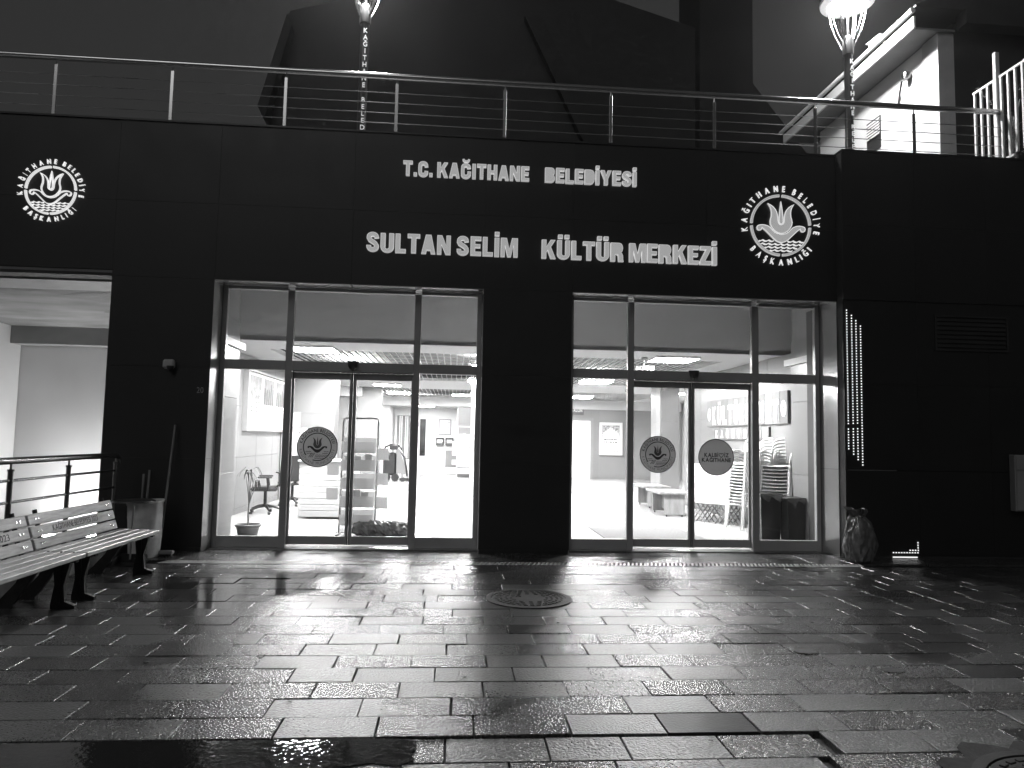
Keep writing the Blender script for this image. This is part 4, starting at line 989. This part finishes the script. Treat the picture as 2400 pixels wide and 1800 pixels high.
LT = [(-2.5, 3.12, 'nearest behind the left doors'), (3.95, 3.12, 'nearest behind the right doors'), (.7, 5.2, 'nearest, behind the centre pier'), (-2.4, 7.0, 'over the reception desk side'), (3.6, 8.6, 'second behind the right doors'), (.7, 9.0, 'behind the centre column'),
      (-2.0, 11.5, 'in the white band on the left'), (3.0, 11.5, 'in the white band on the right'), (-1.95, 15.4, 'in the second grille at left'), (.28, 15.6, 'in the second grille near the rack'), (4.4, 15.4, 'in the second grille at right'), (-1.4, 21.2, 'over the near corridor'), (-1.4, 25.5, 'at the end of the corridor'), (7.2, 12, 'by the far right wall'), (7.2, 5.0, 'behind the right stone wall')]
for x, y, wh in LT:
    t = thing('ceiling_light', 'lit rectangular ceiling panel light '+wh, 'ceiling light', (x, y, Zc-.03), 'lobby ceiling lights')
    w_, d_ = .38, .36
    part('frame', 'white', t, lambda b: (b.box(x-w_-.02, x+w_+.02, y-d_-.02, y-d_, Zc-.04, Zc+.003), b.box(x-w_-.02, x+w_+.02, y+d_, y+d_+.02, Zc-.04, Zc+.003), b.box(x-w_-.02, x-w_, y-d_, y+d_, Zc-.04, Zc+.003), b.box(x+w_, x+w_+.02, y-d_, y+d_, Zc-.04, Zc+.003)))
    B('diffuser', 'light', t, x-w_, x+w_, y-d_, y+d_, Zc-.034, Zc-.002)

# ------------------------------------------------------------------ left of the lobby
def small_text_bars(b, f, x0, x1, zs, h, d):
    for z in zs:
        x = x0
        while x < x1-.02:
            l = random.uniform(.04, .12); l = min(l, x1-x); b.prism([(x, z), (x+l, z), (x+l, z+h), (x, z+h)], f, d, d+.001); x += l+.025
M['print_pale'] = mat('pale_print', .20, .5, var=.35, vscale=7)
pc = thing('poster_case', 'wide wall case with three tall event posters on the left lobby wall', 'poster case', (-4.0, 6, 1.6))
part('case', 'frame', pc, lambda b: (b.box(-4.028, -3.93, 4.33, 7.72, 1.58, 1.63), b.box(-4.028, -3.93, 4.33, 7.72, 2.74, 2.78), b.box(-4.028, -3.93, 4.33, 4.37, 1.63, 2.74), b.box(-4.028, -3.93, 7.68, 7.72, 1.63, 2.74)))
B('backing', 'paper', pc, -4.028, -3.99, 4.37, 7.68, 1.63, 2.74)
for k in range(3):
    y0 = 4.58+1.02*k; f = (Vector((-3.99, y0, 1.66)), Y_, Z_, X_)
    b = MB(); b.prism([(0, 0), (.92, 0), (.92, 1.05), (0, 1.05)], f, .001, .004); p = b.build('poster', 'paper', pc)
    b = MB(); b.prism([(.03, .47), (.89, .47), (.89, 1.02), (.03, 1.02)], f, .004, .0055); b.build('picture', 'print_pale', p)
    b = MB()
    for q in range(5):
        cx = .14+.16*q; hh = random.uniform(.28, .46); b.prism([(cx-.06, .47), (cx+.06, .47), (cx+.05, .47+hh*.7), (cx+.03, .47+hh), (cx-.03, .47+hh), (cx-.05, .47+hh*.7)], f, .0056+.0002*q, .0066+.0002*q)
    b.build('figures', 'ink' if k else 'print1', p)
    b = MB(); small_text_bars(b, f, .15, .75, (.38, .30), .035, .0045); small_text_bars(b, f, .1, .8, (.2, .16, .06), .018, .0045); b.build('print_lines', 'ink', p)
# potted plant
pt = thing('potted_plant', 'nearly bare potted plant just inside the left glass', 'plant', (-3.03, 1.42, .02))
part('pot', 'terr', pt, lambda b: b.lathe([(.13, 0), (.14, .01), (.165, .12), (.185, .135), (.19, .16), (.175, .165), (.16, .15), (.155, .13), (.002, .125)], (-3.03, 1.42, .02), 24), True)
def twigs(b):
    b.tube([(-3.03, 1.42, .14), (-3.035, 1.42, .35), (-3.03, 1.42, .50)], [.012, .011, .010], 8)
    for dx, h in ((-.06, .42), (-.02, .46), (.06, .38), (.10, .30), (.02, .52)): b.tube([(-3.03, 1.42, .48), (-3.03+dx*.4, 1.42+dx*.2, .48+h*.5), (-3.03+dx, 1.42, .48+h)], [.008, .006, .004], 6)
part('stem', 'midgrey', pt, twigs, True)
def leaves(b):
    for tip, n in (((-3.09, 1.42, .92), 5), ((-3.05, 1.42, .96), 5), ((-2.93, 1.42, .80), 4), ((-3.0, 1.42, 1.0), 4)):
        for k in range(n):
            a = random.uniform(0, 6.28); l = random.uniform(.12, .24); p = Vector(tip); d = Vector((math.cos(a), math.sin(a)*.6, 0)); s = d.cross(Z_).normalized()*.012
            pts = [p, p+d*l*.5+Z_*.03, p+d*l*.85-Z_*.05, p+d*l-Z_*.13]
            b.add([pts[0]-s*.3, pts[0]+s*.3, pts[1]+s, pts[1]-s, pts[2]+s*.8, pts[2]-s*.8, pts[3]], [(0,1,2,3), (3,2,4,5), (5,4,6)])
part('leaves', 'leaf', pt, leaves)
# office chairs
def office_chair(label):
    t = thing('office_chair', label, 'office chair', (0, 0, 0), 'black office chairs by the reception desk')
    part('backrest', 'blackplastic', t, lambda b: b.add([(x*(1-.12*abs(z-.75)), .23+.05*(z-.5)+.10*abs(x)**1.5+dy, z) for dy in (0, .04) for z in (.52, .66, .80, .95, 1.06) for x in (-.24, -.12, 0, .12, .24)],
         [(i*5+j, i*5+j+1, i*5+j+6, i*5+j+5) for i in range(4) for j in range(4)] + [(25+i*5+j, 25+i*5+j+5, 25+i*5+j+6, 25+i*5+j+1) for i in range(4) for j in range(4)] +
         [(j, 25+j, 26+j, j+1) for j in range(4)] + [(20+j, 21+j, 46+j, 45+j) for j in range(4)] + [(i*5, i*5+5, 30+i*5, 25+i*5) for i in range(4)] + [(i*5+4, 29+i*5, 34+i*5, i*5+9) for i in range(4)]), True)
    part('seat', 'blackplastic', t, lambda b: b.cbox(-.25, .25, -.26, .22, .43, .51, c=.03))
    part('column', 'blackmetal', t, lambda b: (b.tube([(0, 0, .14), (0, 0, .44)], .03, 10), b.bar((0, .12, .45), (0, .27, .56), .07, .03)), True)
    for k in range(5):
        a = 2*math.pi*k/5+.3; c, s = math.cos(a), math.sin(a)
        part('base_arm', 'blackmetal', t, lambda b: b.tube([(0, 0, .15), (c*.15, s*.15, .13), (c*.30, s*.30, .08)], [.035, .026, .018], 8), True)
        part('caster', 'blackplastic', t, lambda b: b.tube([(c*.30-.02*s, s*.30+.02*c, .028), (c*.30+.02*s, s*.30-.02*c, .028)], .028, 10), True)
    for sx in (-1, 1):
        part('armrest', 'blackplastic', t, lambda b: (b.tube([(sx*.26, .05, .46), (sx*.30, .05, .52), (sx*.30, .03, .68)], .017, 8), b.cbox(sx*.30-.035, sx*.30+.035, -.14, .12, .68, .71, c=.012)), True)
    return t
c1 = office_chair('black office chair nearer the left glass, seen side on')
c1.matrix_basis = Matrix.Translation((-3.56, 4.45, .02)) @ Matrix.Rotation(R(-78), 4, 'Z')
copy_thing(c1, Matrix.Translation((-3.42, 6.1, .02)) @ Matrix.Rotation(R(-150), 4, 'Z'), 'black office chair farther back, partly behind the desk')
# reception desk with slatted front
dk = thing('reception_desk', 'white reception desk with slatted front behind the left doors', 'desk', (-2.3, 4, .02))
B('carcass', 'white', dk, -2.76, -1.82, 3.63, 4.5, .05, 1.04); B('worktop', 'white', dk, -2.80, -1.78, 3.58, 4.55, 1.041, 1.075, c=.004)
for k in range(9): B('slat', 'white', dk, -2.77, -1.81, 3.602, 3.628, .06+.109*k, .06+.109*k+.101, c=.004)
# wall things on the left column
nf = thing('framed_notice', 'small white framed notice on the left column', 'picture frame', (-3.85, 7.97, 1.7))
B('frame', 'frame', nf, -3.99, -3.70, 7.955, 7.978, 1.69, 2.07); B('paper', 'paper', nf, -3.965, -3.725, 7.950, 7.9545, 1.715, 2.045)
cb = thing('white_cabinet', 'tall white cabinet in front of the left column', 'cabinet', (-3.75, 7.7, .02))
B('body', 'white', cb, -4.02, -3.52, 7.45, 7.94, .02, 1.68, c=.006); B('door', 'whiteplastic', cb, -4.01, -3.53, 7.425, 7.449, .06, 1.66, c=.004)
B('handle', 'steel', cb, -3.60, -3.585, 7.40, 7.424, .9, 1.15); B('label_plate', 'ink', cb, -3.62, -3.58, 7.420, 7.4245, 1.55, 1.58)
# brochure stands
def brochure_stand(label, x0, x1, y, zt, nsh, pockets, m_frame):
    t = thing('brochure_stand', label, 'brochure stand', ((x0+x1)/2, y, .02))
    part('frame', m_frame, t, lambda b: (b.tube([(x0, y+.10, .03), (x0, y+.16, zt*.6), (x0, y+.18, zt-.05), (x0+.02, y+.18, zt), (x1-.02, y+.18, zt), (x1, y+.18, zt-.05), (x1, y+.16, zt*.6), (x1, y+.10, .03)], .014, 8), b.box(x0-.02, x0+.02, y-.12, y+.22, .02, .04), b.box(x1-.02, x1+.02, y-.12, y+.22, .02, .04)))
    for k in range(nsh):
        z = .16+k*(zt-.42)/nsh; h = (zt-.42)/nsh*.62
        def tray(b):
            b.add([(x0+.02, y-.02, z), (x1-.02, y-.02, z), (x1-.02, y-.07, z+h), (x0+.02, y-.07, z+h), (x0+.02, y-.012, z), (x1-.02, y-.012, z), (x1-.02, y-.062, z+h), (x0+.02, y-.062, z+h)], [(0,1,2,3),(7,6,5,4),(0,4,5,1),(1,5,6,2),(2,6,7,3),(3,7,4,0)])
            b.box(x0+.02, x1-.02, y-.01, y+.14, z, z+.008); b.box(x0+.02, x1-.02, y+.13, y+.14, z+.009, z+h*1.35)
        tr = part('tray', 'trayw', t, tray)
        if k % 2 == 1 or nsh > 5:
            for q in range(3):
                xa = x0+.05+q*(x1-x0-.1)/3.2+random.uniform(0, .05)
                b = MB(); b.box(xa, xa+.11, y+.02, y+.05, z+.01, z+h*1.25+random.uniform(0, .05)); b.build('brochure', 'paper', tr)
    for sx, z in pockets:
        xa = x0-.19 if sx < 0 else x1+.02
        part('side_pocket', 'trayw', t, lambda b: (b.add([(xa, y+.0, z), (xa+.17, y+.0, z), (xa+.17, y-.05, z+.18), (xa, y-.05, z+.18), (xa, y+.01, z), (xa+.17, y+.01, z), (xa+.17, y-.04, z+.18), (xa, y-.04, z+.18)], [(0,1,2,3),(7,6,5,4),(0,4,5,1),(1,5,6,2),(2,6,7,3),(3,7,4,0)]), b.box(xa, xa+.17, y+.012, y+.08, z, z+.008)))
    return t
M['trayw'] = film('acrylic_tray', .70, .45)
brochure_stand('tall grey brochure stand right behind the left sliding doors', -1.73, -1.19, 1.55, 1.80, 5, ((-1, .55), (-1, .92), (1, .42), (1, .78), (1, 1.16)), 'midgrey')
brochure_stand('grey brochure rack deep in the lobby against the column', .12, .62, 17.75, 1.95, 6, ((-1, .5), (-1, .85), (-1, 1.2)), 'white')
# plastic wrapped roll on the floor
def roll(b):
    from mathutils import noise
    n, mseg = 20, 26; vs = []
    for i in range(mseg+1):
        x = -1.50+.86*i/mseg
        for k in range(n):
            a = 2*math.pi*k/n; d = Vector((x*7, math.cos(a)*1.6, math.sin(a)*1.6)); e = 1-.35*(abs(i-mseg/2)/(mseg/2))**8
            r = (.115+.05*noise.noise(d)+.05*abs(noise.noise(d*2.7)))*e; vs.append((x+.02*noise.noise(d*3), 1.46+r*1.1*math.cos(a), max(.021, .125+r*.95*math.sin(a))))
    b.add(vs, [(i*n+k, i*n+(k+1) % n, (i+1)*n+(k+1) % n, (i+1)*n+k) for i in range(mseg) for k in range(n)]+[tuple(range(n-1, -1, -1)), tuple(mseg*n+k for k in range(n))])
rb = MB(); roll(rb); tag(rb.build('wrapped_roll', mat('grey_plastic_wrap', .15, .25, var=.5, vscale=9, bump=.4, bscale=14)), 'crumpled dark plastic wrapped roll lying inside the left doors', 'roll')
# floor scrubber
fsx, fsy = -1.95, 14.9
sc_ = thing('floor_scrubber', 'black and grey floor scrubbing machine in the lobby', 'cleaning machine', (fsx, fsy, .02))
part('tank', 'blackplastic', sc_, lambda b: b.cbox(fsx-.42, fsx+.02, fsy-.1, fsy+.5, .22, .98, c=.06))
part('recovery_tank', 'midgrey', sc_, lambda b: b.add([(fsx+.03, fsy-.1, .30), (fsx+.34, fsy-.1, .26), (fsx+.30, fsy-.1, .60), (fsx+.12, fsy-.1, 1.10), (fsx+.03, fsy-.1, 1.10), (fsx+.03, fsy+.5, .30), (fsx+.34, fsy+.5, .26), (fsx+.30, fsy+.5, .60), (fsx+.12, fsy+.5, 1.10), (fsx+.03, fsy+.5, 1.10)], [(4,3,2,1,0),(5,6,7,8,9),(0,1,6,5),(1,2,7,6),(2,3,8,7),(3,4,9,8),(4,0,5,9)]))
part('handle', 'blackmetal', sc_, lambda b: (b.tube([(fsx-.40, fsy, .98), (fsx-.36, fsy, 1.16), (fsx-.2, fsy, 1.24), (fsx+.05, fsy, 1.24), (fsx+.18, fsy, 1.12), (fsx+.18, fsy, .98)], .03, 8), b.cbox(fsx-.22, fsx+.05, fsy-.05, fsy+.1, 1.08, 1.24, c=.02)), True)
part('hose', 'blackplastic', sc_, lambda b: b.tube([(fsx+.1, fsy-.05, 1.1), (fsx+.28, fsy-.1, .85), (fsx+.36, fsy-.12, .5), (fsx+.40, fsy-.1, .2)], .035, 8), True)
part('squeegee', 'blackplastic', sc_, lambda b: (b.cbox(fsx+.15, fsx+.6, fsy-.12, fsy+.1, .04, .14, c=.02), b.tube([(fsx+.5, fsy, .1), (fsx+.56, fsy, .34)], .05, 8)))
for k, (dx, r) in enumerate(((-.28, .13), (.0, .13), (.28, .07))): part('wheel', 'blackplastic', sc_, lambda b: b.tube([(fsx+dx, fsy-.14, .02+r), (fsx+dx, fsy-.08, .02+r)], r, 14), True)
# corridor end
gd = thing('corridor_doors', 'white framed glass doors with vertical blinds at the corridor end', 'door', (-2.55, 28.1, .02))
part('frame', 'white', gd, lambda b: (b.box(-3.1, -3.0, 28.05, 28.19, .02, 2.75), b.box(-2.06, -1.96, 28.05, 28.19, .02, 2.75), b.box(-3.0, -2.06, 28.05, 28.19, 2.62, 2.75), b.box(-3.0, -2.06, 28.05, 28.19, .02, .35)))
B('dark_pane', 'ink', gd, -3.0, -2.06, 28.15, 28.18, .35, 2.62)
for k in range(9):
    if k in (7,): continue
    B('blind_slat', 'trayw' if k % 3 else 'midgrey', gd, -2.98+.1*k, -2.98+.1*k+.07, 28.10, 28.12, .4, 2.6)
dw = thing('dark_window', 'narrow dark window on the far corridor wall', 'window', (-1.75, 28.1, .5))
part('frame', 'white', dw, lambda b: (b.box(-1.84, -1.80, 28.1, 28.19, .5, 2.5), b.box(-1.50, -1.46, 28.1, 28.19, .5, 2.5), b.box(-1.80, -1.50, 28.1, 28.19, 2.46, 2.5), b.box(-1.80, -1.50, 28.1, 28.19, .5, .54)))
B('pane', mat('dark_pane', .03, .1, var=.6, vscale=2), dw, -1.80, -1.50, 28.15, 28.18, .54, 2.46)
fp = thing('framed_print', 'black framed print on the white wall at corridor end', 'picture frame', (-.55, 28.15, 1.65))
part('frame', 'blackmetal', fp, lambda b: (b.box(-.82, -.79, 28.14, 28.19, 1.66, 2.46), b.box(-.22, -.19, 28.14, 28.19, 1.66, 2.46), b.box(-.79, -.22, 28.14, 28.19, 2.43, 2.46), b.box(-.79, -.22, 28.14, 28.19, 1.66, 1.69)))
B('paper', 'paper', fp, -.79, -.22, 28.16, 28.18, 1.69, 2.43)
b = MB(); small_text_bars(b, fr_front(-.75, 28.16, 1.7), 0, .5, (.08, .16, .24, .32, .44, .6), .03, .001); b.build('print_lines', 'midgrey', fp)
for k, wd in enumerate(('left', 'right')):
    x = -.95+.5*k; u = thing('wall_dispenser', 'small black framed dispenser on the far wall, %s one of two' % wd, 'dispenser', (x+.2, 28.1, 1.1), 'dispensers on the far wall')
    part('frame', 'blackmetal', u, lambda b: (b.box(x, x+.05, 28.05, 28.19, 1.1, 1.5), b.box(x+.35, x+.4, 28.05, 28.19, 1.1, 1.5), b.box(x+.05, x+.35, 28.05, 28.19, 1.44, 1.5), b.box(x+.05, x+.35, 28.05, 28.19, 1.1, 1.14)))
    part('roll', 'paper', u, lambda b: b.tube([(x+.06, 28.12, 1.3), (x+.34, 28.12, 1.3)], .1, 14), True)
bx = thing('floor_box', 'dark grey box with white base by the far rack', 'box', (-.1, 20.3, .02))
B('body', 'midgrey', bx, -.35, .1, 20, 20.4, .32, 1.0, c=.01); B('base', 'white', bx, -.28, .1, 19.98, 20.38, .02, .31, c=.01)

# ------------------------------------------------------------------ right of the lobby
dr_ = thing('inner_door', 'plain white inner door with grey frame at back of the lobby', 'door', (4.9, 18.15, .02))
B('leaf', 'white', dr_, 4.30, 5.30, 18.12, 18.16, .03, 2.28, c=.004)
part('frame', 'midgrey', dr_, lambda b: (b.box(5.305, 5.42, 18.10, 18.18, .02, 2.40), b.box(4.18, 4.295, 18.10, 18.18, .02, 2.40), b.box(4.295, 5.305, 18.10, 18.18, 2.285, 2.40)))
part('handle', 'steel', dr_, lambda b: (b.tube([(4.56, 18.10, 1.05), (4.56, 18.06, 1.05), (4.56, 18.06, 1.30), (4.56, 18.10, 1.30)], .012, 8)))
ss = thing('hall_sign', 'dark sign ending in SALON above the white inner door', 'sign', (4.5, 18.1, 2.5))
B('plate', 'ink', ss, 3.55, 5.03, 18.13, 18.17, 2.50, 2.84)
b = MB(); text(b, 'ÇLI SALON', fr_front(4.33, 18.129, 2.62), .13, .64, 0, .004, .03); b.build('letters', 'paper', ss)
pr = thing('framed_poster', 'framed event poster on the back wall beside the white door', 'poster', (6.1, 18.1, .95))
part('frame', 'white', pr, lambda b: (b.box(5.66, 5.72, 18.05, 18.175, .96, 2.23), b.box(6.50, 6.56, 18.05, 18.175, .96, 2.23), b.box(5.72, 6.50, 18.05, 18.175, 2.17, 2.23), b.box(5.72, 6.50, 18.05, 18.175, .96, 1.02)))
B('paper', 'paper', pr, 5.72, 6.50, 18.12, 18.17, 1.02, 2.17); B('picture', 'print1', pr, 5.76, 6.46, 18.114, 18.119, 1.66, 2.12)
b = MB(); f = fr_front(5.76, 18.119, 1.0)
for q in range(9): cx = .08+.068*q; hh = .42-.06*abs(q-4); b.prism([(cx-.05, .68), (cx+.05, .68), (cx+.03, .68+hh*.7), (cx, .68+hh), (cx-.03, .68+hh*.7)], f, .006+.0003*q, .007+.0003*q)
b.build('figures', 'paper', pr)
b = MB(); small_text_bars(b, f, .08, .65, (.54, .44), .05, .001); small_text_bars(b, f, .08, .65, (.3, .1), .03, .001); b.build('print_lines', 'ink', pr)
# low tables
def low_table(label, x, y):
    t = thing('low_bench', label, 'bench', (x, y+.45, .02), 'low benches in the lobby')
    B('top', 'lobbywood', t, x-.14, x+.50, y-.06, y+1.0, .47, .515, c=.004)
    B('side_panel', 'lobbywood', t, x-.02, x+.40, y, y+.04, .06, .469, c=.003); B('side_panel', 'lobbywood', t, x-.02, x+.40, y+.86, y+.90, .06, .469, c=.003)
    B('spine', 'midgrey', t, x+.17, x+.21, y+.041, y+.859, .12, .469)
    for dx in (.03, .35):
        for dy in (.02, .88): part('foot', 'blackplastic', t, lambda b: b.tube([(x+dx, y+dy, .02), (x+dx, y+dy, .06)], .014, 8))
low_table('low grey wooden bench in the lobby, nearer of two', 4.28, 4.65)
low_table('low grey wooden bench in the lobby, farther of two', 4.42, 6.42)
mt = MB(); mt.cbox(2.35, 3.95, 1.3, 2.9, .0205, .032, c=.004); tag(mt.build('door_mat', 'rubber'), 'grey entrance mat inside the right doors', 'mat')
mt = MB(); mt.cbox(-1.8, -.9, 1.75, 2.4, .0205, .030, c=.004); tag(mt.build('door_mat', 'rubber'), 'grey entrance mat under the tall brochure stand', 'mat')
# folding tables standing on edge
for k, wh in enumerate(('front one, whole top showing', 'second from the front', 'third from the front', 'fourth from the front', 'rearmost, next to the chairs')):
    d = Vector((.50, -.62, 0)).normalized(); nrm = Vector((.62, .50, 0)).normalized()
    o = Vector((4.50, 3.95, .02)) + nrm*(.115*k) + d*(.03*k)
    t = thing('folding_table', 'white folding table stood on edge, '+wh, 'folding table', o, 'folding tables by the right wall')
    mw = Matrix((Vector((d.x, nrm.x, 0)), Vector((d.y, nrm.y, 0)), Vector((0, 0, 1)))).to_4x4(); mw.translation = o
    def P(nm, m, fn, smooth=False):
        b = MB(); b.M = mw; fn(b); b.build(nm, m, t, smooth)
    P('top', 'softplastic', lambda b: b.cbox(0, .92, -.022, .022, .36, 1.09, c=.010))
    for x in (.06, .56):
        P('leg', 'midgrey', lambda b: b.tube([(x, .03, .38), (x+.30, .035, .0)], .013, 8), True); P('leg', 'midgrey', lambda b: b.tube([(x+.30, .055, .38), (x, .06, .0)], .013, 8), True)
# stacked monobloc chairs
def mono_chair(label):
    t = thing('plastic_chair', label, 'chair', (0, 0, 0), 'stacked white plastic chairs')
    part('seat', 'softplastic', t, lambda b: b.add([(x, y, .42+.02*(abs(x)/.22)**2-.015*(y < -.15)+dz) for dz in (0, -.012) for y in (-.22, -.10, .05, .20) for x in (-.22, -.1, .1, .22)],
        [(i*4+j, i*4+j+1, i*4+j+5, i*4+j+4) for i in range(3) for j in range(3)]+[(16+i*4+j, 16+i*4+j+4, 16+i*4+j+5, 16+i*4+j+1) for i in range(3) for j in range(3)]+[(j, 16+j, 17+j, j+1) for j in range(3)]+[(12+j, 13+j, 29+j, 28+j) for j in range(3)]+[(i*4, i*4+4, 20+i*4, 16+i*4) for i in range(3)]+[(i*4+3, 19+i*4, 23+i*4, i*4+7) for i in range(3)]), True)
    def back(b):
        for sx in (-1, 1): b.tube([(sx*.20, .20, .42), (sx*.215, .25, .62), (sx*.19, .28, .80)], .016, 8)
        b.tube([(-.19, .28, .80), (-.13, .285, .845), (0, .29, .865), (.13, .285, .845), (.19, .28, .80)], [.02, .028, .032, .028, .02], 8)
        b.tube([(-.20, .215, .47), (0, .235, .47), (.20, .215, .47)], .016, 8)
        for q in range(5): x = -.12+.06*q; b.bar((x*.9, .232, .47), (x, .285, .84), .042, .010)
    part('backrest', 'softplastic', t, back, True)
    for sx in (-1, 1):
        part('armrest', 'softplastic', t, lambda b: b.tube([(sx*.215, .24, .60), (sx*.26, .16, .64), (sx*.275, -.02, .645), (sx*.265, -.17, .62), (sx*.25, -.21, .52), (sx*.235, -.21, .42)], [.016, .02, .024, .022, .018, .016], 8), True)
        part('leg', 'softplastic', t, lambda b: b.bar((sx*.225, -.20, .425), (sx*.265, -.25, 0), .045, .03)); part('leg', 'softplastic', t, lambda b: b.bar((sx*.205, .20, .425), (sx*.245, .29, 0), .045, .03))
    return t
first = True; pc0 = None
for si, (x, y, rz, n, lab) in enumerate(((5.28, 3.02, -52, 14, 'left stack by the tables'), (5.33, 2.42, -48, 14, 'middle stack'), (5.36, 1.92, -44, 14, 'right stack behind the bins'))):
    for k in range(n):
        pos = 'topmost of the ' if k == n-1 else ('lowest of the ' if k == 0 else 'in the ')
        mw = Matrix.Translation((x+.004*k, y+.003*k, .02+.056*k)) @ Matrix.Rotation(R(rz), 4, 'Z')
        lb = 'white plastic chair, '+(pos+lab if k in (0, n-1) else '%s from the floor %s%s' % (('first','second','third','fourth','fifth','sixth','seventh','eighth','ninth','tenth','eleventh','twelfth','thirteenth')[k], pos, lab))
        if pc0 is None: pc0 = mono_chair(lb); pc0.matrix_basis = mw
        else: copy_thing(pc0, mw, lb)
def waste_bin(label, x, y, h):
    t = thing('waste_bin', label, 'bin', (x, y, .02), 'black bins inside the right glass')
    part('body', 'blackplastic', t, lambda b: b.add([(x-.15, y-.13, .02), (x+.15, y-.13, .02), (x+.15, y+.13, .02), (x-.15, y+.13, .02), (x-.17, y-.15, h), (x+.17, y-.15, h), (x+.17, y+.15, h), (x-.17, y+.15, h)], [(3,2,1,0),(4,5,6,7),(0,1,5,4),(1,2,6,5),(2,3,7,6),(3,0,4,7)]))
    part('rim', 'blackplastic', t, lambda b: b.cbox(x-.19, x+.19, y-.17, y+.17, h+.001, h+.04, c=.012))
    part('liner', 'bagfilm', t, lambda b: b.add([(x+sx*(.18+.012*((i*7) % 3)), y-.17+.001*i, h-.12*(((i*5) % 4)/4)) for i, sx in enumerate([-1, -.75, -.5, -.25, 0, .25, .5, .75, 1])]+[(x+sx*.19, y-.172, h+.03) for sx in [-1, -.75, -.5, -.25, 0, .25, .5, .75, 1]], [(i, i+1, 10+i, 9+i) for i in range(8)]))
waste_bin('black waste bin inside the right glass, left of two', 4.99, 1.50, .70)
waste_bin('narrow black waste bin against the right column, right of two', 5.33, 1.30, .66)
# KÜLTÜR SANAT letter boards on the right wall
kb_ = thing('culture_sign', 'wall sign of grey boards reading KÜLTÜR SANAT over KAĞITHANE', 'sign', (5.58, 4, 1.62))
top = ['*'] + list('KÜLTÜRSANAT') + ['*']; pitch = (5.78-1.93)/len(top)
for i, ch in enumerate(top):
    y1 = 5.78-pitch*i; y0 = y1-pitch+.012
    o = B('letter_board', 'print2', kb_, 5.55, 5.598, y0, y1, 1.87, 2.43, c=.003)
    b = MB(); f = fr_left(5.5495, y1, 1.93)
    if ch == '*': b.prism([(pitch*.48+.095*math.cos(2*math.pi*k/24), .20+.14*math.sin(2*math.pi*k/24)) for k in range(24)], f, 0, .004)
    else: wd = glyph(ch, .05)[3]; put_glyph(b, ch, f, .035, (pitch-.075)/wd, .34, 0, .006, .05)
    q = b.build('letter', 'paper', o)
    if ch == '*': b = MB(); b.prism(sc(TUL, .10), (f[0]-Y_*pitch*.48+Z_*.22, -Y_, Z_, -X_), .0045, .006); b.build('tulip_mark', 'ink', o)
for i, ch in enumerate('KAĞITHANE'):
    y1 = 5.78-pitch*(i+1.5); y0 = y1-pitch+.012
    o = B('letter_board', 'print2', kb_, 5.55, 5.598, y0, y1, 1.60, 1.83, c=.003)
    b = MB(); wd = glyph(ch, .05)[3]; put_glyph(b, ch, fr_left(5.5495, y1, 1.635), .08, (pitch-.17)/wd, .14, 0, .006, .05); b.build('letter', 'paper', o)
# exit sign read from inside, camera domes
ex = thing('exit_sign', 'hanging ÇIKIŞ exit sign seen mirrored through the right glass', 'sign', (3.35, 3.1, 2.84))
B('plate', 'ink', ex, 3.22, 3.60, 3.09, 3.10, 2.80, 2.90)
b = MB(); text(b, 'ÇIKIŞ', (Vector((3.58, 3.0895, 2.825)), -X_, Z_, Y_), .05, .33, -.004, .0145, .03); M['exitglow'] = emis('exit_letters', 1.0); b.build('letters', 'exitglow', ex)
part('hanger', 'white', ex, lambda b: (b.box(3.40, 3.42, 3.09, 3.10, 2.90, 3.0), b.cbox(3.35, 3.47, 3.05, 3.15, 3.0, 3.05, c=.01)))
for lab, x, y in (('small white ceiling camera dome near the left column', -3.3, 7.8), ('small white ceiling camera dome near the right column', 5.0, 11.0)):
    t = thing('ceiling_dome', lab, 'camera', (x, y, 2.9)); part('base', 'white', t, lambda b: b.lathe([(.06, 0), (.06, -.04), (.05, -.05)], (x, y, Zc-.001), 14), True); part('dome', 'ink', t, lambda b: b.lathe([(.045, -.05), (.035, -.08), (.001, -.095)], (x, y, Zc-.001), 14), True)
_fo.hide_render = True; bpy.data.objects.remove(_fo)
# ------------------------------------------------------------------ damp night air
hz = MB(); hz.box(-61, 61, -61, 81, -2.6, 22.5); ho = hz.build('haze', 'white'); tag(ho, kind='stuff'); ho.data.materials.clear()
hm = bpy.data.materials.new('damp_air'); hm.use_nodes = True; hn = hm.node_tree.nodes; hn.remove(hn['Principled BSDF'])
pvn = hn.new('ShaderNodeVolumePrincipled'); pvn.inputs['Density'].default_value = .00045; pvn.inputs['Anisotropy'].default_value = .8; pvn.inputs['Color'].default_value = (.9, .9, .9, 1)
hm.node_tree.links.new(pvn.outputs[0], hn['Material Output'].inputs['Volume']); ho.data.materials.append(hm)
hm.cycles.homogeneous_volume = True
S.cycles.volume_bounces = 0
